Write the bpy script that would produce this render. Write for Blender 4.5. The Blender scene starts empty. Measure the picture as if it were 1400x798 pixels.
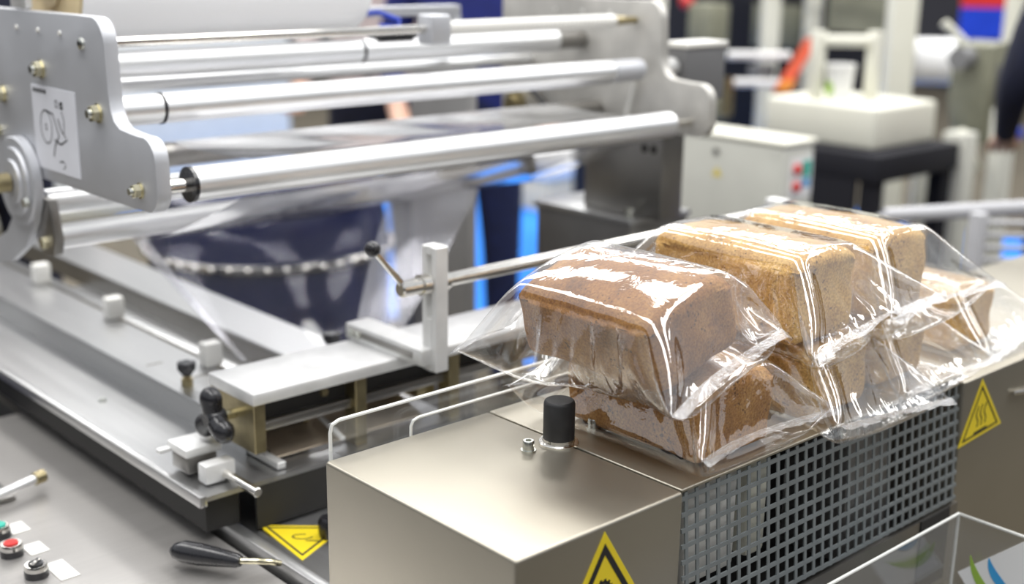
import bpy, bmesh, math, random
import numpy as np
from mathutils import Vector, Matrix

C = bpy.context.scene.collection
PI = math.pi
random.seed(7)
np.random.seed(7)

# ------------------------------------------------------------------ camera
cam_data = bpy.data.cameras.new('camera')
cam = bpy.data.objects.new('camera', cam_data)
C.objects.link(cam)
yaw, pitch, roll = 0.740424, 0.267264, -0.013206
fwd = Vector((math.sin(yaw) * math.cos(pitch), math.cos(yaw) * math.cos(pitch), -math.sin(pitch)))
rgt = Vector((math.cos(yaw), -math.sin(yaw), 0))
dwn = fwd.cross(rgt)
r2 = math.cos(roll) * rgt + math.sin(roll) * dwn
d2 = -math.sin(roll) * rgt + math.cos(roll) * dwn
M3 = Matrix((r2, -d2, -fwd)).transposed()
cam.matrix_world = Matrix.Translation((0, 0, 1.48)) @ M3.to_4x4()
cam_data.sensor_width = 36
cam_data.lens = 1742.09 / 1400 * 36
cam_data.clip_start = 0.05
cam_data.clip_end = 100
cam_data.dof.use_dof = True
cam_data.dof.focus_distance = 1.24
cam_data.dof.aperture_fstop = 2.8
bpy.context.scene.camera = cam

# ------------------------------------------------------------------ world, lamps, exposure
world = bpy.data.worlds.new('hall_light')
bpy.context.scene.world = world
world.use_nodes = True
bg = world.node_tree.nodes['Background']
bg.inputs[0].default_value = (0.93, 0.96, 1.0, 1)
bg.inputs[1].default_value = 0.60
vs = bpy.context.scene.view_settings
vs.view_transform = 'Standard'
vs.look = 'None'
vs.gamma = 1
vs.exposure = 0.33
vs.use_curve_mapping = False
bpy.context.scene.cycles.transparent_max_bounces = 24
bpy.context.scene.cycles.max_bounces = 10
bpy.context.scene.cycles.sample_clamp_indirect = 6


def lamp(x, y, z, sx, sy, power, col=(1, 0.985, 0.96)):
    ld = bpy.data.lights.new('hall_lamp', 'AREA')
    ld.shape = 'RECTANGLE'
    ld.size, ld.size_y = sx, sy
    ld.energy = power
    ld.color = col
    o = bpy.data.objects.new('hall_lamp', ld)
    C.objects.link(o)
    o.location = (x, y, z)


for lx in (-0.2, 2.6, 5.4, 8.2):
    for ly in (-0.6, 2.2, 5.0, 7.8):
        lamp(lx, ly, 4.6, 0.9, 2.4, 56)


# ------------------------------------------------------------------ materials
def new_mat(name):
    m = bpy.data.materials.new(name)
    m.use_nodes = True
    nt = m.node_tree
    return m, nt, nt.nodes['Principled BSDF']


def simple(name, col, rough=0.5, metal=0.0, var=0.06, scale=30, bump=0.0, coat=0.0, bscale=200, stretch=None):
    m, nt, b = new_mat(name)
    N, L = nt.nodes, nt.links
    tc = N.new('ShaderNodeTexCoord')
    mp = N.new('ShaderNodeMapping')
    if stretch:
        mp.inputs['Scale'].default_value = stretch
    L.new(tc.outputs['Object'], mp.inputs[0])
    nz = N.new('ShaderNodeTexNoise')
    nz.inputs['Scale'].default_value = scale
    nz.inputs['Detail'].default_value = 5
    L.new(mp.outputs[0], nz.inputs['Vector'])
    cr = N.new('ShaderNodeValToRGB')
    lo = [max(0, c * (1 - var)) for c in col]
    hi = [min(1, c * (1 + var)) for c in col]
    cr.color_ramp.elements[0].position = 0.3
    cr.color_ramp.elements[1].position = 0.7
    cr.color_ramp.elements[0].color = (*lo, 1)
    cr.color_ramp.elements[1].color = (*hi, 1)
    L.new(nz.outputs[0], cr.inputs[0])
    L.new(cr.outputs[0], b.inputs['Base Color'])
    mr = N.new('ShaderNodeMapRange')
    mr.inputs[3].default_value = max(0.02, rough - 0.06)
    mr.inputs[4].default_value = min(1, rough + 0.06)
    L.new(nz.outputs[0], mr.inputs[0])
    L.new(mr.outputs[0], b.inputs['Roughness'])
    b.inputs['Metallic'].default_value = metal
    b.inputs['Coat Weight'].default_value = coat
    if bump:
        n2 = N.new('ShaderNodeTexNoise')
        n2.inputs['Scale'].default_value = bscale
        L.new(mp.outputs[0], n2.inputs['Vector'])
        bp = N.new('ShaderNodeBump')
        bp.inputs['Strength'].default_value = bump
        bp.inputs['Distance'].default_value = 0.001
        L.new(n2.outputs[0], bp.inputs['Height'])
        L.new(bp.outputs[0], b.inputs['Normal'])
    return m


M = {}
M['steel'] = simple('brushed_steel', (0.48, 0.48, 0.48), 0.31, 0.92, 0.03, 6, 0.012, bscale=60, stretch=(30, 1, 30))
M['steel_x'] = simple('satin_steel', (0.54, 0.52, 0.50), 0.36, 0.70, 0.04, 6, 0.012, bscale=60, stretch=(1, 30, 30))
M['housing'] = simple('bead_blasted_steel', (0.43, 0.40, 0.335), 0.40, 0.90, 0.03, 8, 0.06, bscale=1500)
M['darksteel'] = simple('dark_steel', (0.30, 0.29, 0.275), 0.38, 1.0, 0.08, 10, 0.05)
M['alu'] = simple('milled_aluminium', (0.80, 0.80, 0.79), 0.52, 0.5, 0.08, 25, 0.1, bscale=400)
M['plate'] = simple('aluminium_plate', (0.56, 0.57, 0.60), 0.52, 0.6, 0.05, 12, 0.08, bscale=300)
M['roller'] = simple('anodised_roller', (0.82, 0.825, 0.83), 0.36, 0.8, 0.04, 10, 0.06, bscale=120, stretch=(1, 20, 20))
M['chrome'] = simple('polished_shaft', (0.72, 0.70, 0.66), 0.14, 1.0, 0.03, 20)
M['zinc'] = simple('zinc_bolt', (0.66, 0.67, 0.62), 0.25, 1.0, 0.15, 150)
M['zincy'] = simple('yellow_zinc', (0.60, 0.56, 0.40), 0.25, 1.0, 0.2, 150)
M['brass'] = simple('brass', (0.40, 0.34, 0.20), 0.38, 1.0, 0.12, 60)
M['blackp'] = simple('black_plastic', (0.012, 0.012, 0.015), 0.28, 0, 0.2, 60, coat=0.2)
M['rubber'] = simple('black_rubber', (0.018, 0.018, 0.02), 0.55, 0, 0.25, 90, 0.1, bscale=900)
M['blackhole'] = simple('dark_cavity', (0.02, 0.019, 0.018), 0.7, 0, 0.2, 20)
M['whitep'] = simple('white_plastic', (0.80, 0.79, 0.75), 0.4, 0, 0.03, 30)
M['cream'] = simple('cream_paint', (0.74, 0.73, 0.63), 0.45, 0, 0.03, 10)
M['creamd'] = simple('cream_grey_paint', (0.62, 0.62, 0.56), 0.5, 0, 0.04, 10)
M['greypaint'] = simple('grey_paint', (0.16, 0.16, 0.165), 0.5, 0, 0.05, 10)
M['oliv'] = simple('olive_grey_paint', (0.22, 0.22, 0.16), 0.5, 0, 0.15, 10)
M['black'] = simple('black_paint', (0.003, 0.003, 0.008), 0.8, 0, 0.2, 10)
M['navyc'] = simple('navy_cloth', (0.006, 0.012, 0.06), 0.85, 0, 0.25, 25, 0.3, bscale=500)
M['navyj'] = simple('dark_navy_cloth', (0.008, 0.01, 0.028), 0.85, 0, 0.25, 25, 0.3, bscale=500)
M['royal'] = simple('royal_blue_cloth', (0.008, 0.016, 0.15), 0.8, 0, 0.2, 25, 0.3, bscale=500)
M['lilac'] = simple('pale_shirt', (0.62, 0.52, 0.50), 0.8, 0, 0.1, 20)
M['skin'] = simple('skin', (0.55, 0.33, 0.24), 0.5, 0, 0.06, 30)
M['hair'] = simple('brown_hair', (0.05, 0.03, 0.02), 0.6, 0, 0.3, 80)
M['carpet'] = simple('blue_carpet', (0.02, 0.22, 0.80), 0.95, 0, 0.12, 60, 0.4, bscale=900)
M['floor'] = simple('hall_floor', (0.10, 0.085, 0.06), 0.8, 0, 0.15, 5, 0.2)
M['wall'] = simple('dark_booth_wall', (0.035, 0.035, 0.045), 0.8, 0, 0.2, 3)
M['paper'] = simple('paper_white', (0.86, 0.86, 0.85), 0.6, 0, 0.02, 10)
M['paperedge'] = simple('wound_roll_edge', (0.74, 0.60, 0.36), 0.6, 0, 0.06, 80)
M['filmroll'] = simple('white_film_roll', (0.95, 0.95, 0.955), 0.35, 0, 0.02, 5)
M['label'] = simple('label_paper', (0.72, 0.73, 0.78), 0.5, 0, 0.03, 20)
M['ink'] = simple('black_ink', (0.015, 0.015, 0.015), 0.6, 0, 0.1, 40)
M['yellow'] = simple('warning_yellow', (0.80, 0.62, 0.02), 0.4, 0, 0.04, 30)
M['red'] = simple('red_plastic', (0.62, 0.03, 0.025), 0.35, 0, 0.08, 30)
M['orange'] = simple('orange_plastic', (0.75, 0.25, 0.02), 0.4, 0, 0.08, 30)
M['redor'] = simple('red_orange_paint', (0.68, 0.09, 0.03), 0.5, 0, 0.1, 20)
M['green'] = simple('teal_plastic', (0.03, 0.45, 0.34), 0.35, 0, 0.08, 30)
M['greenl'] = simple('leaf_green_print', (0.35, 0.55, 0.08), 0.5, 0, 0.08, 30)
M['bluel'] = simple('sky_blue_print', (0.05, 0.35, 0.70), 0.5, 0, 0.08, 30)
M['bluec'] = simple('blue_plastic', (0.01, 0.05, 0.50), 0.4, 0, 0.1, 30)
M['grid'] = simple('galvanised_grid', (0.25, 0.275, 0.285), 0.45, 0.5, 0.08, 40)
M['card'] = simple('cardboard', (0.70, 0.58, 0.38), 0.8, 0, 0.06, 30)
M['plate_warmlit'] = simple('warm_lit_mottled_plate', (0.58, 0.565, 0.53), 0.52, 0.6, 0.14, 18, 0.1)  # aluminium plate with warm light put into its mottled colour
M['tan'] = simple('tan_reflect_steel', (0.60, 0.51, 0.40), 0.32, 0.8, 0.08, 12)  # warm tan in the colour stands in for reflections in the steel
M['barrel'] = simple('navy_gloss', (0.005, 0.009, 0.055), 0.22, 0, 0.1, 10)
M['rackgrey'] = simple('pale_grey_paint', (0.46, 0.46, 0.48), 0.5, 0, 0.05, 10)
M['steelgrey'] = simple('grey_steel', (0.42, 0.41, 0.40), 0.42, 0.7, 0.05, 10, 0.05)


def mat_film(name, haze=0.06, rough=0.07, gain=2.0, tint=(0.97, 0.97, 0.98), bump=0.0, bsc=40.0):
    m, nt, b = new_mat(name)
    N, L = nt.nodes, nt.links
    N.remove(b)
    out = N['Material Output']
    tr = N.new('ShaderNodeBsdfTransparent')
    tr.inputs[0].default_value = (*tint, 1)
    tl = N.new('ShaderNodeBsdfDiffuse')
    tl.inputs[0].default_value = (0.9, 0.9, 0.92, 1)
    gl = N.new('ShaderNodeBsdfGlossy')
    gl.inputs['Roughness'].default_value = rough
    gl.inputs[0].default_value = (1, 1, 1, 1)
    fr = N.new('ShaderNodeLayerWeight')      # Schlick: the same from both faces of a thin film
    pw = N.new('ShaderNodeMath')
    pw.operation = 'POWER'
    pw.inputs[1].default_value = 4.0
    L.new(fr.outputs['Facing'], pw.inputs[0])
    mul = N.new('ShaderNodeMath')
    mul.operation = 'MULTIPLY_ADD'
    mul.use_clamp = True
    mul.inputs[1].default_value = 0.9
    mul.inputs[2].default_value = 0.04 * gain
    L.new(pw.outputs[0], mul.inputs[0])
    m1 = N.new('ShaderNodeMixShader')
    m1.inputs[0].default_value = haze
    L.new(tr.outputs[0], m1.inputs[1])
    L.new(tl.outputs[0], m1.inputs[2])
    m2 = N.new('ShaderNodeMixShader')
    L.new(mul.outputs[0], m2.inputs[0])
    L.new(m1.outputs[0], m2.inputs[1])
    L.new(gl.outputs[0], m2.inputs[2])
    L.new(m2.outputs[0], out.inputs[0])
    if bump:
        tc = N.new('ShaderNodeTexCoord')
        nz = N.new('ShaderNodeTexNoise')
        nz.inputs['Scale'].default_value = bsc
        nz.inputs['Detail'].default_value = 3
        nz.inputs['Distortion'].default_value = 0.6
        L.new(tc.outputs['Object'], nz.inputs['Vector'])
        bp = N.new('ShaderNodeBump')
        bp.inputs['Strength'].default_value = bump
        bp.inputs['Distance'].default_value = 0.004
        L.new(nz.outputs[0], bp.inputs['Height'])
        L.new(bp.outputs[0], gl.inputs['Normal'])
        L.new(bp.outputs[0], fr.inputs['Normal'])
    return m


M['film'] = mat_film('clear_bag_film', 0.025, 0.06, 4.0, (0.985, 0.985, 0.985), bump=0.18, bsc=45)
M['seal'] = mat_film('welded_seal_film', 0.13, 0.16, 2.2, bump=0.3, bsc=260)
M['web'] = mat_film('machine_film_web', 0.015, 0.10, 1.3, (0.96, 0.96, 0.98), bump=0.15, bsc=14)
M['web_glare'] = mat_film('glare_film_web', 0.30, 0.14, 4.5, (0.92, 0.92, 0.96), bump=0.15, bsc=14)  # pale haze paints the bright ceiling reflected in clear film
M['acrylic'] = mat_film('clear_acrylic', 0.03, 0.03, 1.3, (0.95, 0.96, 0.97))
M['acedge'] = simple('polished_acrylic_edge', (0.80, 0.80, 0.76), 0.3, 0, 0.03, 20)


def mat_bread(name, crust, light, dark):
    m, nt, b = new_mat(name)
    N, L = nt.nodes, nt.links
    tc = N.new('ShaderNodeTexCoord')
    n1 = N.new('ShaderNodeTexNoise')
    n1.inputs['Scale'].default_value = 22
    n1.inputs['Detail'].default_value = 8
    n1.inputs['Roughness'].default_value = 0.65
    L.new(tc.outputs['Object'], n1.inputs['Vector'])
    cr = N.new('ShaderNodeValToRGB')
    e = cr.color_ramp.elements
    e[0].position = 0.30
    e[0].color = (*dark, 1)
    e[1].position = 0.72
    e[1].color = (*light, 1)
    k = e.new(0.5)
    k.color = (*crust, 1)
    L.new(n1.outputs[0], cr.inputs[0])
    # end faces are paler than the long crust faces
    sp = N.new('ShaderNodeSeparateXYZ')
    L.new(tc.outputs['Object'], sp.inputs[0])
    # pores
    vo = N.new('ShaderNodeTexVoronoi')
    vo.inputs['Scale'].default_value = 210
    vo.inputs['Randomness'].default_value = 1
    L.new(tc.outputs['Object'], vo.inputs['Vector'])
    n3 = N.new('ShaderNodeTexNoise')
    n3.inputs['Scale'].default_value = 60
    L.new(tc.outputs['Object'], n3.inputs['Vector'])
    ad = N.new('ShaderNodeMath')
    ad.operation = 'MULTIPLY_ADD'
    L.new(n3.outputs[0], ad.inputs[0])
    ad.inputs[1].default_value = 1.4
    L.new(vo.outputs['Distance'], ad.inputs[2])
    pr = N.new('ShaderNodeValToRGB')
    pr.color_ramp.elements[0].position = 0.66
    pr.color_ramp.elements[0].color = (0.30, 0.24, 0.18, 1)
    pr.color_ramp.elements[1].position = 0.84
    pr.color_ramp.elements[1].color = (1, 1, 1, 1)
    L.new(ad.outputs[0], pr.inputs[0])
    mx = N.new('ShaderNodeMix')
    mx.data_type = 'RGBA'
    mx.blend_type = 'MULTIPLY'
    mx.inputs[0].default_value = 0.85
    L.new(cr.outputs[0], mx.inputs[6])
    L.new(pr.outputs[0], mx.inputs[7])
    n4 = N.new('ShaderNodeTexNoise')
    n4.inputs['Scale'].default_value = 420
    n4.inputs['Detail'].default_value = 3
    L.new(tc.outputs['Object'], n4.inputs['Vector'])
    gr = N.new('ShaderNodeValToRGB')
    gr.color_ramp.elements[0].position = 0.36
    gr.color_ramp.elements[0].color = (0.58, 0.50, 0.42, 1)
    gr.color_ramp.elements[1].position = 0.60
    gr.color_ramp.elements[1].color = (1.0, 1.0, 1.0, 1)
    L.new(n4.outputs[0], gr.inputs[0])
    mg = N.new('ShaderNodeMix')
    mg.data_type = 'RGBA'
    mg.blend_type = 'MULTIPLY'
    mg.inputs[0].default_value = 0.8
    L.new(mx.outputs[2], mg.inputs[6])
    L.new(gr.outputs[0], mg.inputs[7])
    L.new(mg.outputs[2], b.inputs['Base Color'])
    b.inputs['Roughness'].default_value = 0.75
    n2 = N.new('ShaderNodeTexNoise')
    n2.inputs['Scale'].default_value = 320
    n2.inputs['Detail'].default_value = 4
    L.new(tc.outputs['Object'], n2.inputs['Vector'])
    a2 = N.new('ShaderNodeMath')
    L.new(n2.outputs[0], a2.inputs[0])
    L.new(pr.outputs[0], a2.inputs[1])
    bp = N.new('ShaderNodeBump')
    bp.inputs['Strength'].default_value = 0.7
    bp.inputs['Distance'].default_value = 0.0012
    L.new(a2.outputs[0], bp.inputs['Height'])
    L.new(bp.outputs[0], b.inputs['Normal'])
    return m


M['bread_dark'] = mat_bread('dark_brown_crust', (0.37, 0.165, 0.032), (0.53, 0.28, 0.070), (0.20, 0.080, 0.014))
M['bread_mid'] = mat_bread('brown_crust', (0.54, 0.27, 0.066), (0.68, 0.40, 0.125), (0.34, 0.15, 0.032))
M['bread_pale'] = mat_bread('pale_crust', (0.68, 0.41, 0.115), (0.82, 0.57, 0.21), (0.46, 0.25, 0.055))


# ------------------------------------------------------------------ mesh builder
class MB:
    def __init__(self):
        self.v, self.f = [], []

    def add(self, vs, fs):
        o = len(self.v)
        self.v += [tuple(p) for p in vs]
        self.f += [tuple(i + o for i in q) for q in fs]
        return self

    def bm(self, bm):
        bm.verts.ensure_lookup_table()
        bm.verts.index_update()
        self.add([v.co[:] for v in bm.verts], [[v.index for v in f.verts] for f in bm.faces])
        bm.free()
        return self

    def box(self, x0, x1, y0, y1, z0, z1, bev=0.0, seg=2, rz=0.0, mat=None):
        bm = bmesh.new()
        bmesh.ops.create_cube(bm, size=1)
        sx, sy, sz = x1 - x0, y1 - y0, z1 - z0
        for v in bm.verts:
            v.co = Vector((v.co.x * sx, v.co.y * sy, v.co.z * sz))
        if bev:
            bmesh.ops.bevel(bm, geom=bm.edges[:], offset=min(bev, 0.45 * min(abs(sx), abs(sy), abs(sz))), segments=seg, affect='EDGES', profile=0.5)
        T = Matrix.Translation(((x0 + x1) / 2, (y0 + y1) / 2, (z0 + z1) / 2)) @ (mat or Matrix.Rotation(rz, 4, 'Z'))
        bmesh.ops.transform(bm, matrix=T, verts=bm.verts)
        return self.bm(bm)

    def rod(self, p0, p1, r0, r1=None, n=20, caps=True, bev=0.0):
        """a round bar from p0 to p1, bev chamfers its ends"""
        if bev:
            p0, p1 = Vector(p0), Vector(p1)
            d = (p1 - p0).normalized() * bev
            r1 = r0 if r1 is None else r1
            return self.tube([p0, p0 + d, p1 - d, p1], [r0 - bev, r0, r1, r1 - bev], n)
        return self.tube([p0, p1], [r0, r0 if r1 is None else r1], n, caps)

    def tube(self, pts, rad, n=16, caps=True):
        pts = [Vector(p) for p in pts]
        if not hasattr(rad, '__len__'):
            rad = [rad] * len(pts)
        d = (pts[-1] - pts[0]).normalized() if len(pts) == 2 else None
        vs, fs = [], []
        up = None
        for i, p in enumerate(pts):
            t = (pts[min(i + 1, len(pts) - 1)] - pts[max(i - 1, 0)]).normalized()
            if up is None:
                up = t.orthogonal().normalized()
            else:
                up = (up - t * up.dot(t))
                up = up.normalized() if up.length > 1e-6 else t.orthogonal().normalized()
            s = t.cross(up)
            for k in range(n):
                a = 2 * PI * k / n
                vs.append(p + rad[i] * (math.cos(a) * up + math.sin(a) * s))
        for i in range(len(pts) - 1):
            for k in range(n):
                fs.append((i * n + k, i * n + (k + 1) % n, (i + 1) * n + (k + 1) % n, (i + 1) * n + k))
        if caps:
            fs.append(tuple(reversed(range(n))))
            fs.append(tuple((len(pts) - 1) * n + k for k in range(n)))
        return self.add(vs, fs)

    def lathe(self, base, axis, prof, n=24):
        """prof: (distance along axis, radius)"""
        ax = Vector(axis).normalized()
        base = Vector(base)
        u = ax.orthogonal().normalized()
        w = ax.cross(u)
        vs, fs = [], []
        for h, r in prof:
            for k in range(n):
                a = 2 * PI * k / n
                vs.append(base + ax * h + r * (math.cos(a) * u + math.sin(a) * w))
        m = len(prof)
        for i in range(m - 1):
            for k in range(n):
                fs.append((i * n + k, i * n + (k + 1) % n, (i + 1) * n + (k + 1) % n, (i + 1) * n + k))
        if prof[0][1] > 1e-6:
            fs.append(tuple(reversed(range(n))))
        if prof[-1][1] > 1e-6:
            fs.append(tuple((m - 1) * n + k for k in range(n)))
        return self.add(vs, fs)

    def prism(self, prof, a0, a1, ax='x', bev=0.0):
        """prof polygon in the plane across axis ax, from a0 to a1"""
        def P(p, a):
            return {'x': (a, p[0], p[1]), 'y': (p[0], a, p[1]), 'z': (p[0], p[1], a)}[ax]
        bm = bmesh.new()
        A = [bm.verts.new(P(p, a0)) for p in prof]
        B = [bm.verts.new(P(p, a1)) for p in prof]
        bm.faces.new(A)
        bm.faces.new(list(reversed(B)))
        n = len(prof)
        for i in range(n):
            bm.faces.new((A[i], B[i], B[(i + 1) % n], A[(i + 1) % n]))
        bmesh.ops.recalc_face_normals(bm, faces=bm.faces[:])
        if bev:
            ed = [e for e in bm.edges if len(e.link_faces) == 2 and any(len(f.verts) == n and n > 4 or f in (bm.faces[0], bm.faces[1]) for f in e.link_faces)] if n > 4 else bm.edges[:]
            bmesh.ops.bevel(bm, geom=ed, offset=bev, segments=2, affect='EDGES', profile=0.5)
        return self.bm(bm)

    def hexnut(self, base, axis, r, h):
        return self.lathe(base, axis, [(0, r), (h * 0.85, r), (h, r * 0.86), (h, 0)], 6)

    def ball(self, c, r, n=16, sx=1, sy=1, sz=1):
        bm = bmesh.new()
        bmesh.ops.create_uvsphere(bm, u_segments=n, v_segments=n // 2 + 2, radius=1)
        for v in bm.verts:
            v.co = Vector((c[0] + v.co.x * r * sx, c[1] + v.co.y * r * sy, c[2] + v.co.z * r * sz))
        return self.bm(bm)

    def sheet(self, rows):
        """rows: list of rows of points, all the same length"""
        n = len(rows[0])
        vs = [p for r in rows for p in r]
        fs = [(i * n + j, i * n + j + 1, (i + 1) * n + j + 1, (i + 1) * n + j) for i in range(len(rows) - 1) for j in range(n - 1)]
        return self.add(vs, fs)

    def poly3(self, pts, thick, nrm):
        """flat polygon with a thickness along nrm"""
        nrm = Vector(nrm).normalized() * thick
        n = len(pts)
        vs = [Vector(p) for p in pts] + [Vector(p) + nrm for p in pts]
        fs = [tuple(range(n)), tuple(reversed(range(n, 2 * n)))] + [(i, i + n, (i + 1) % n + n, (i + 1) % n) for i in range(n)]
        return self.add(vs, fs)


LOC = {}


def obj(name, mb, mat, parent=None, smooth=True, angle=0.6):
    me = bpy.data.meshes.new(name)
    off = LOC.get(parent.name, Vector((0, 0, 0))) if parent else Vector((0, 0, 0))
    me.from_pydata([Vector(v) - off for v in mb.v], [], mb.f)
    me.update()
    bm = bmesh.new()
    bm.from_mesh(me)
    bmesh.ops.recalc_face_normals(bm, faces=bm.faces[:])
    bm.to_mesh(me)
    bm.free()
    if smooth:
        me.shade_smooth()
        me.set_sharp_from_angle(angle=angle)
    me.materials.append(M[mat])
    o = bpy.data.objects.new(name, me)
    C.objects.link(o)
    if parent:
        o.parent = parent
    LOC[o.name] = off.copy()
    return o


def tag(o, label, cat, group=None):
    o['label'] = label
    o['category'] = cat
    if group:
        o['group'] = group
    return o


def thing(name, label, cat, loc, group=None):
    o = bpy.data.objects.new(name, None)
    o.empty_display_size = 0.05
    C.objects.link(o)
    o.location = loc
    LOC[o.name] = Vector(loc)
    return tag(o, label, cat, group)


def struct(name, mb, mat):
    o = obj(name, mb, mat)
    o['kind'] = 'structure'
    return o


def arc(cx, cy, r, a0, a1, n=6):
    return [(cx + r * math.cos(math.radians(a0 + (a1 - a0) * i / n)), cy + r * math.sin(math.radians(a0 + (a1 - a0) * i / n))) for i in range(n + 1)]


# ------------------------------------------------------------------ the hall
struct('floor', MB().box(-8, 16, -8, 16, -0.1, 0), 'floor')
struct('wall_back', MB().box(-8, 16, 13.0, 13.2, 0, 3.4), 'wall')
struct('wall_left', MB().box(-8.2, -8, -8, 16, 0, 3.4), 'wall')
struct('wall_front', MB().box(-8, 16, -8.2, -8, 0, 3.4), 'wall')
struct('wall_right', MB().box(13.0, 13.2, -8, 13, 0, 3.4), 'wall')
cp = obj('booth_carpet', MB().box(3.0, 6.4, 2.8, 6.5, 0, 0.006), 'carpet')
tag(cp, 'bright blue carpet laid on the floor behind the wrapping machine', 'carpet')

# ------------------------------------------------------------------ outfeed housing with the bread on top
h = thing('conveyor_housing', 'grey steel outfeed housing with square grid guard, bread bags on top', 'machine', (1.0, 0.82, 0))
obj('front_cover', MB().box(0.633, 0.8405, 0.684, 0.955, 0.80, 1.0, 0.0035, 3), 'housing', h)
obj('top_cover', MB().box(0.8425, 1.345, 0.688, 0.955, 0.9965, 1.0, 0.0008, 1), 'housing', h)
obj('rear_panel', MB().box(1.10, 1.345, 0.951, 0.955, 0.80, 0.996), 'darksteel', h)
obj('inner_panel', MB().box(0.8425, 0.846, 0.70, 0.951, 0.80, 0.996), 'darksteel', h)
obj('base_panel', MB().box(0.8425, 1.345, 0.676, 0.682, 0.74, 0.842), 'darksteel', h)
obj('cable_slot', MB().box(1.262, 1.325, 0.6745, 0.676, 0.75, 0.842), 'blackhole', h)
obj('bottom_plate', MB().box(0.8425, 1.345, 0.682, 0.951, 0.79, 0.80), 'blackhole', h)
obj('pedestal', MB().box(0.68, 1.34, 0.70, 0.94, 0.0, 0.789), 'greypaint', h)
obj('conveyor_chute', MB().box(0.868, 0.945, 0.702, 0.725, 0.885, 0.990, 0.004), 'whitep', h)
obj('conveyor_chute', MB().box(0.965, 0.995, 0.702, 0.725, 0.885, 0.990, 0.004), 'cream', h)
obj('drive_box', MB().box(1.17, 1.26, 0.72, 0.84, 0.80, 0.985, 0.004), 'steelgrey', h)
obj('interior_shade', MB().box(1.005, 1.165, 0.80, 0.806, 0.80, 0.99), 'blackhole', h)  # near-black sheet stands in for the shade inside the housing
# punched guard: bars lean out a little towards the bottom
g = MB()
gx0, gx1, gt, gb = 0.846, 1.3385, 0.9955, 0.846
nxb, nzb = 32, 10


def gy(z):
    return 0.689 - (0.9955 - z) * 0.075


for i in range(nxb):
    x = gx0 + 0.004 + (gx1 - gx0 - 0.008) * i / (nxb - 1)
    w = 0.0022
    g.add([(x - w, gy(gt), gt), (x + w, gy(gt), gt), (x + w, gy(gb), gb), (x - w, gy(gb), gb),
           (x - w, gy(gt) + 0.0015, gt), (x + w, gy(gt) + 0.0015, gt), (x + w, gy(gb) + 0.0015, gb), (x - w, gy(gb) + 0.0015, gb)],
          [(0, 1, 2, 3), (7, 6, 5, 4), (0, 4, 5, 1), (1, 5, 6, 2), (2, 6, 7, 3), (3, 7, 4, 0)])
for k in range(nzb):
    z = gt - 0.006 - (gt - gb - 0.009) * k / (nzb - 1)
    w = 0.0021
    a, b = gx0 - 0.003, gx1 + 0.003
    y0, y1 = gy(z + w) - 0.0002, gy(z - w) - 0.0002
    g.add([(a, y0, z + w), (b, y0, z + w), (b, y1, z - w), (a, y1, z - w), (a, y0 + 0.0018, z + w), (b, y0 + 0.0018, z + w), (b, y1 + 0.0018, z - w), (a, y1 + 0.0018, z - w)],
          [(0, 1, 2, 3), (7, 6, 5, 4), (0, 4, 5, 1), (1, 5, 6, 2), (2, 6, 7, 3), (3, 7, 4, 0)])
obj('perforated_guard', g, 'grid', h, smooth=False)


def socket_bolt(x, y, z, parent, r=0.0058, hh=0.011):
    b = MB().lathe((x, y, z), (0, 0, 1), [(0, r * 1.35), (0.0016, r * 1.35), (0.0016, r), (hh - 0.001, r), (hh, r * 0.9), (hh, r * 0.55), (hh - 0.004, r * 0.5), (hh - 0.004, 0)], 18)
    return obj('socket_bolt', b, 'zinc', parent)


socket_bolt(0.799, 0.8475, 1.0, h)
socket_bolt(0.891, 0.8485, 1.0, h)
st = obj('bumper_collar', MB().lathe((0.836, 0.843, 1.0), (0, 0, 1), [(0, 0.0205), (0.002, 0.0205), (0.003, 0.0195), (0.003, 0.0165), (0.006, 0.016), (0.006, 0)], 28), 'chrome', h)
kn = thing('rubber_bumper', 'black rubber cylinder standing on the steel housing beside the bread', 'bumper', (0.836, 0.843, 1.003))
obj('rubber_cylinder', MB().lathe((0.836, 0.843, 1.004), (0, 0, 1), [(0, 0.0150), (0.002, 0.0158), (0.038, 0.0158), (0.0405, 0.0150), (0.0415, 0.0138), (0.0412, 0)], 32), 'rubber', kn)


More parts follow.
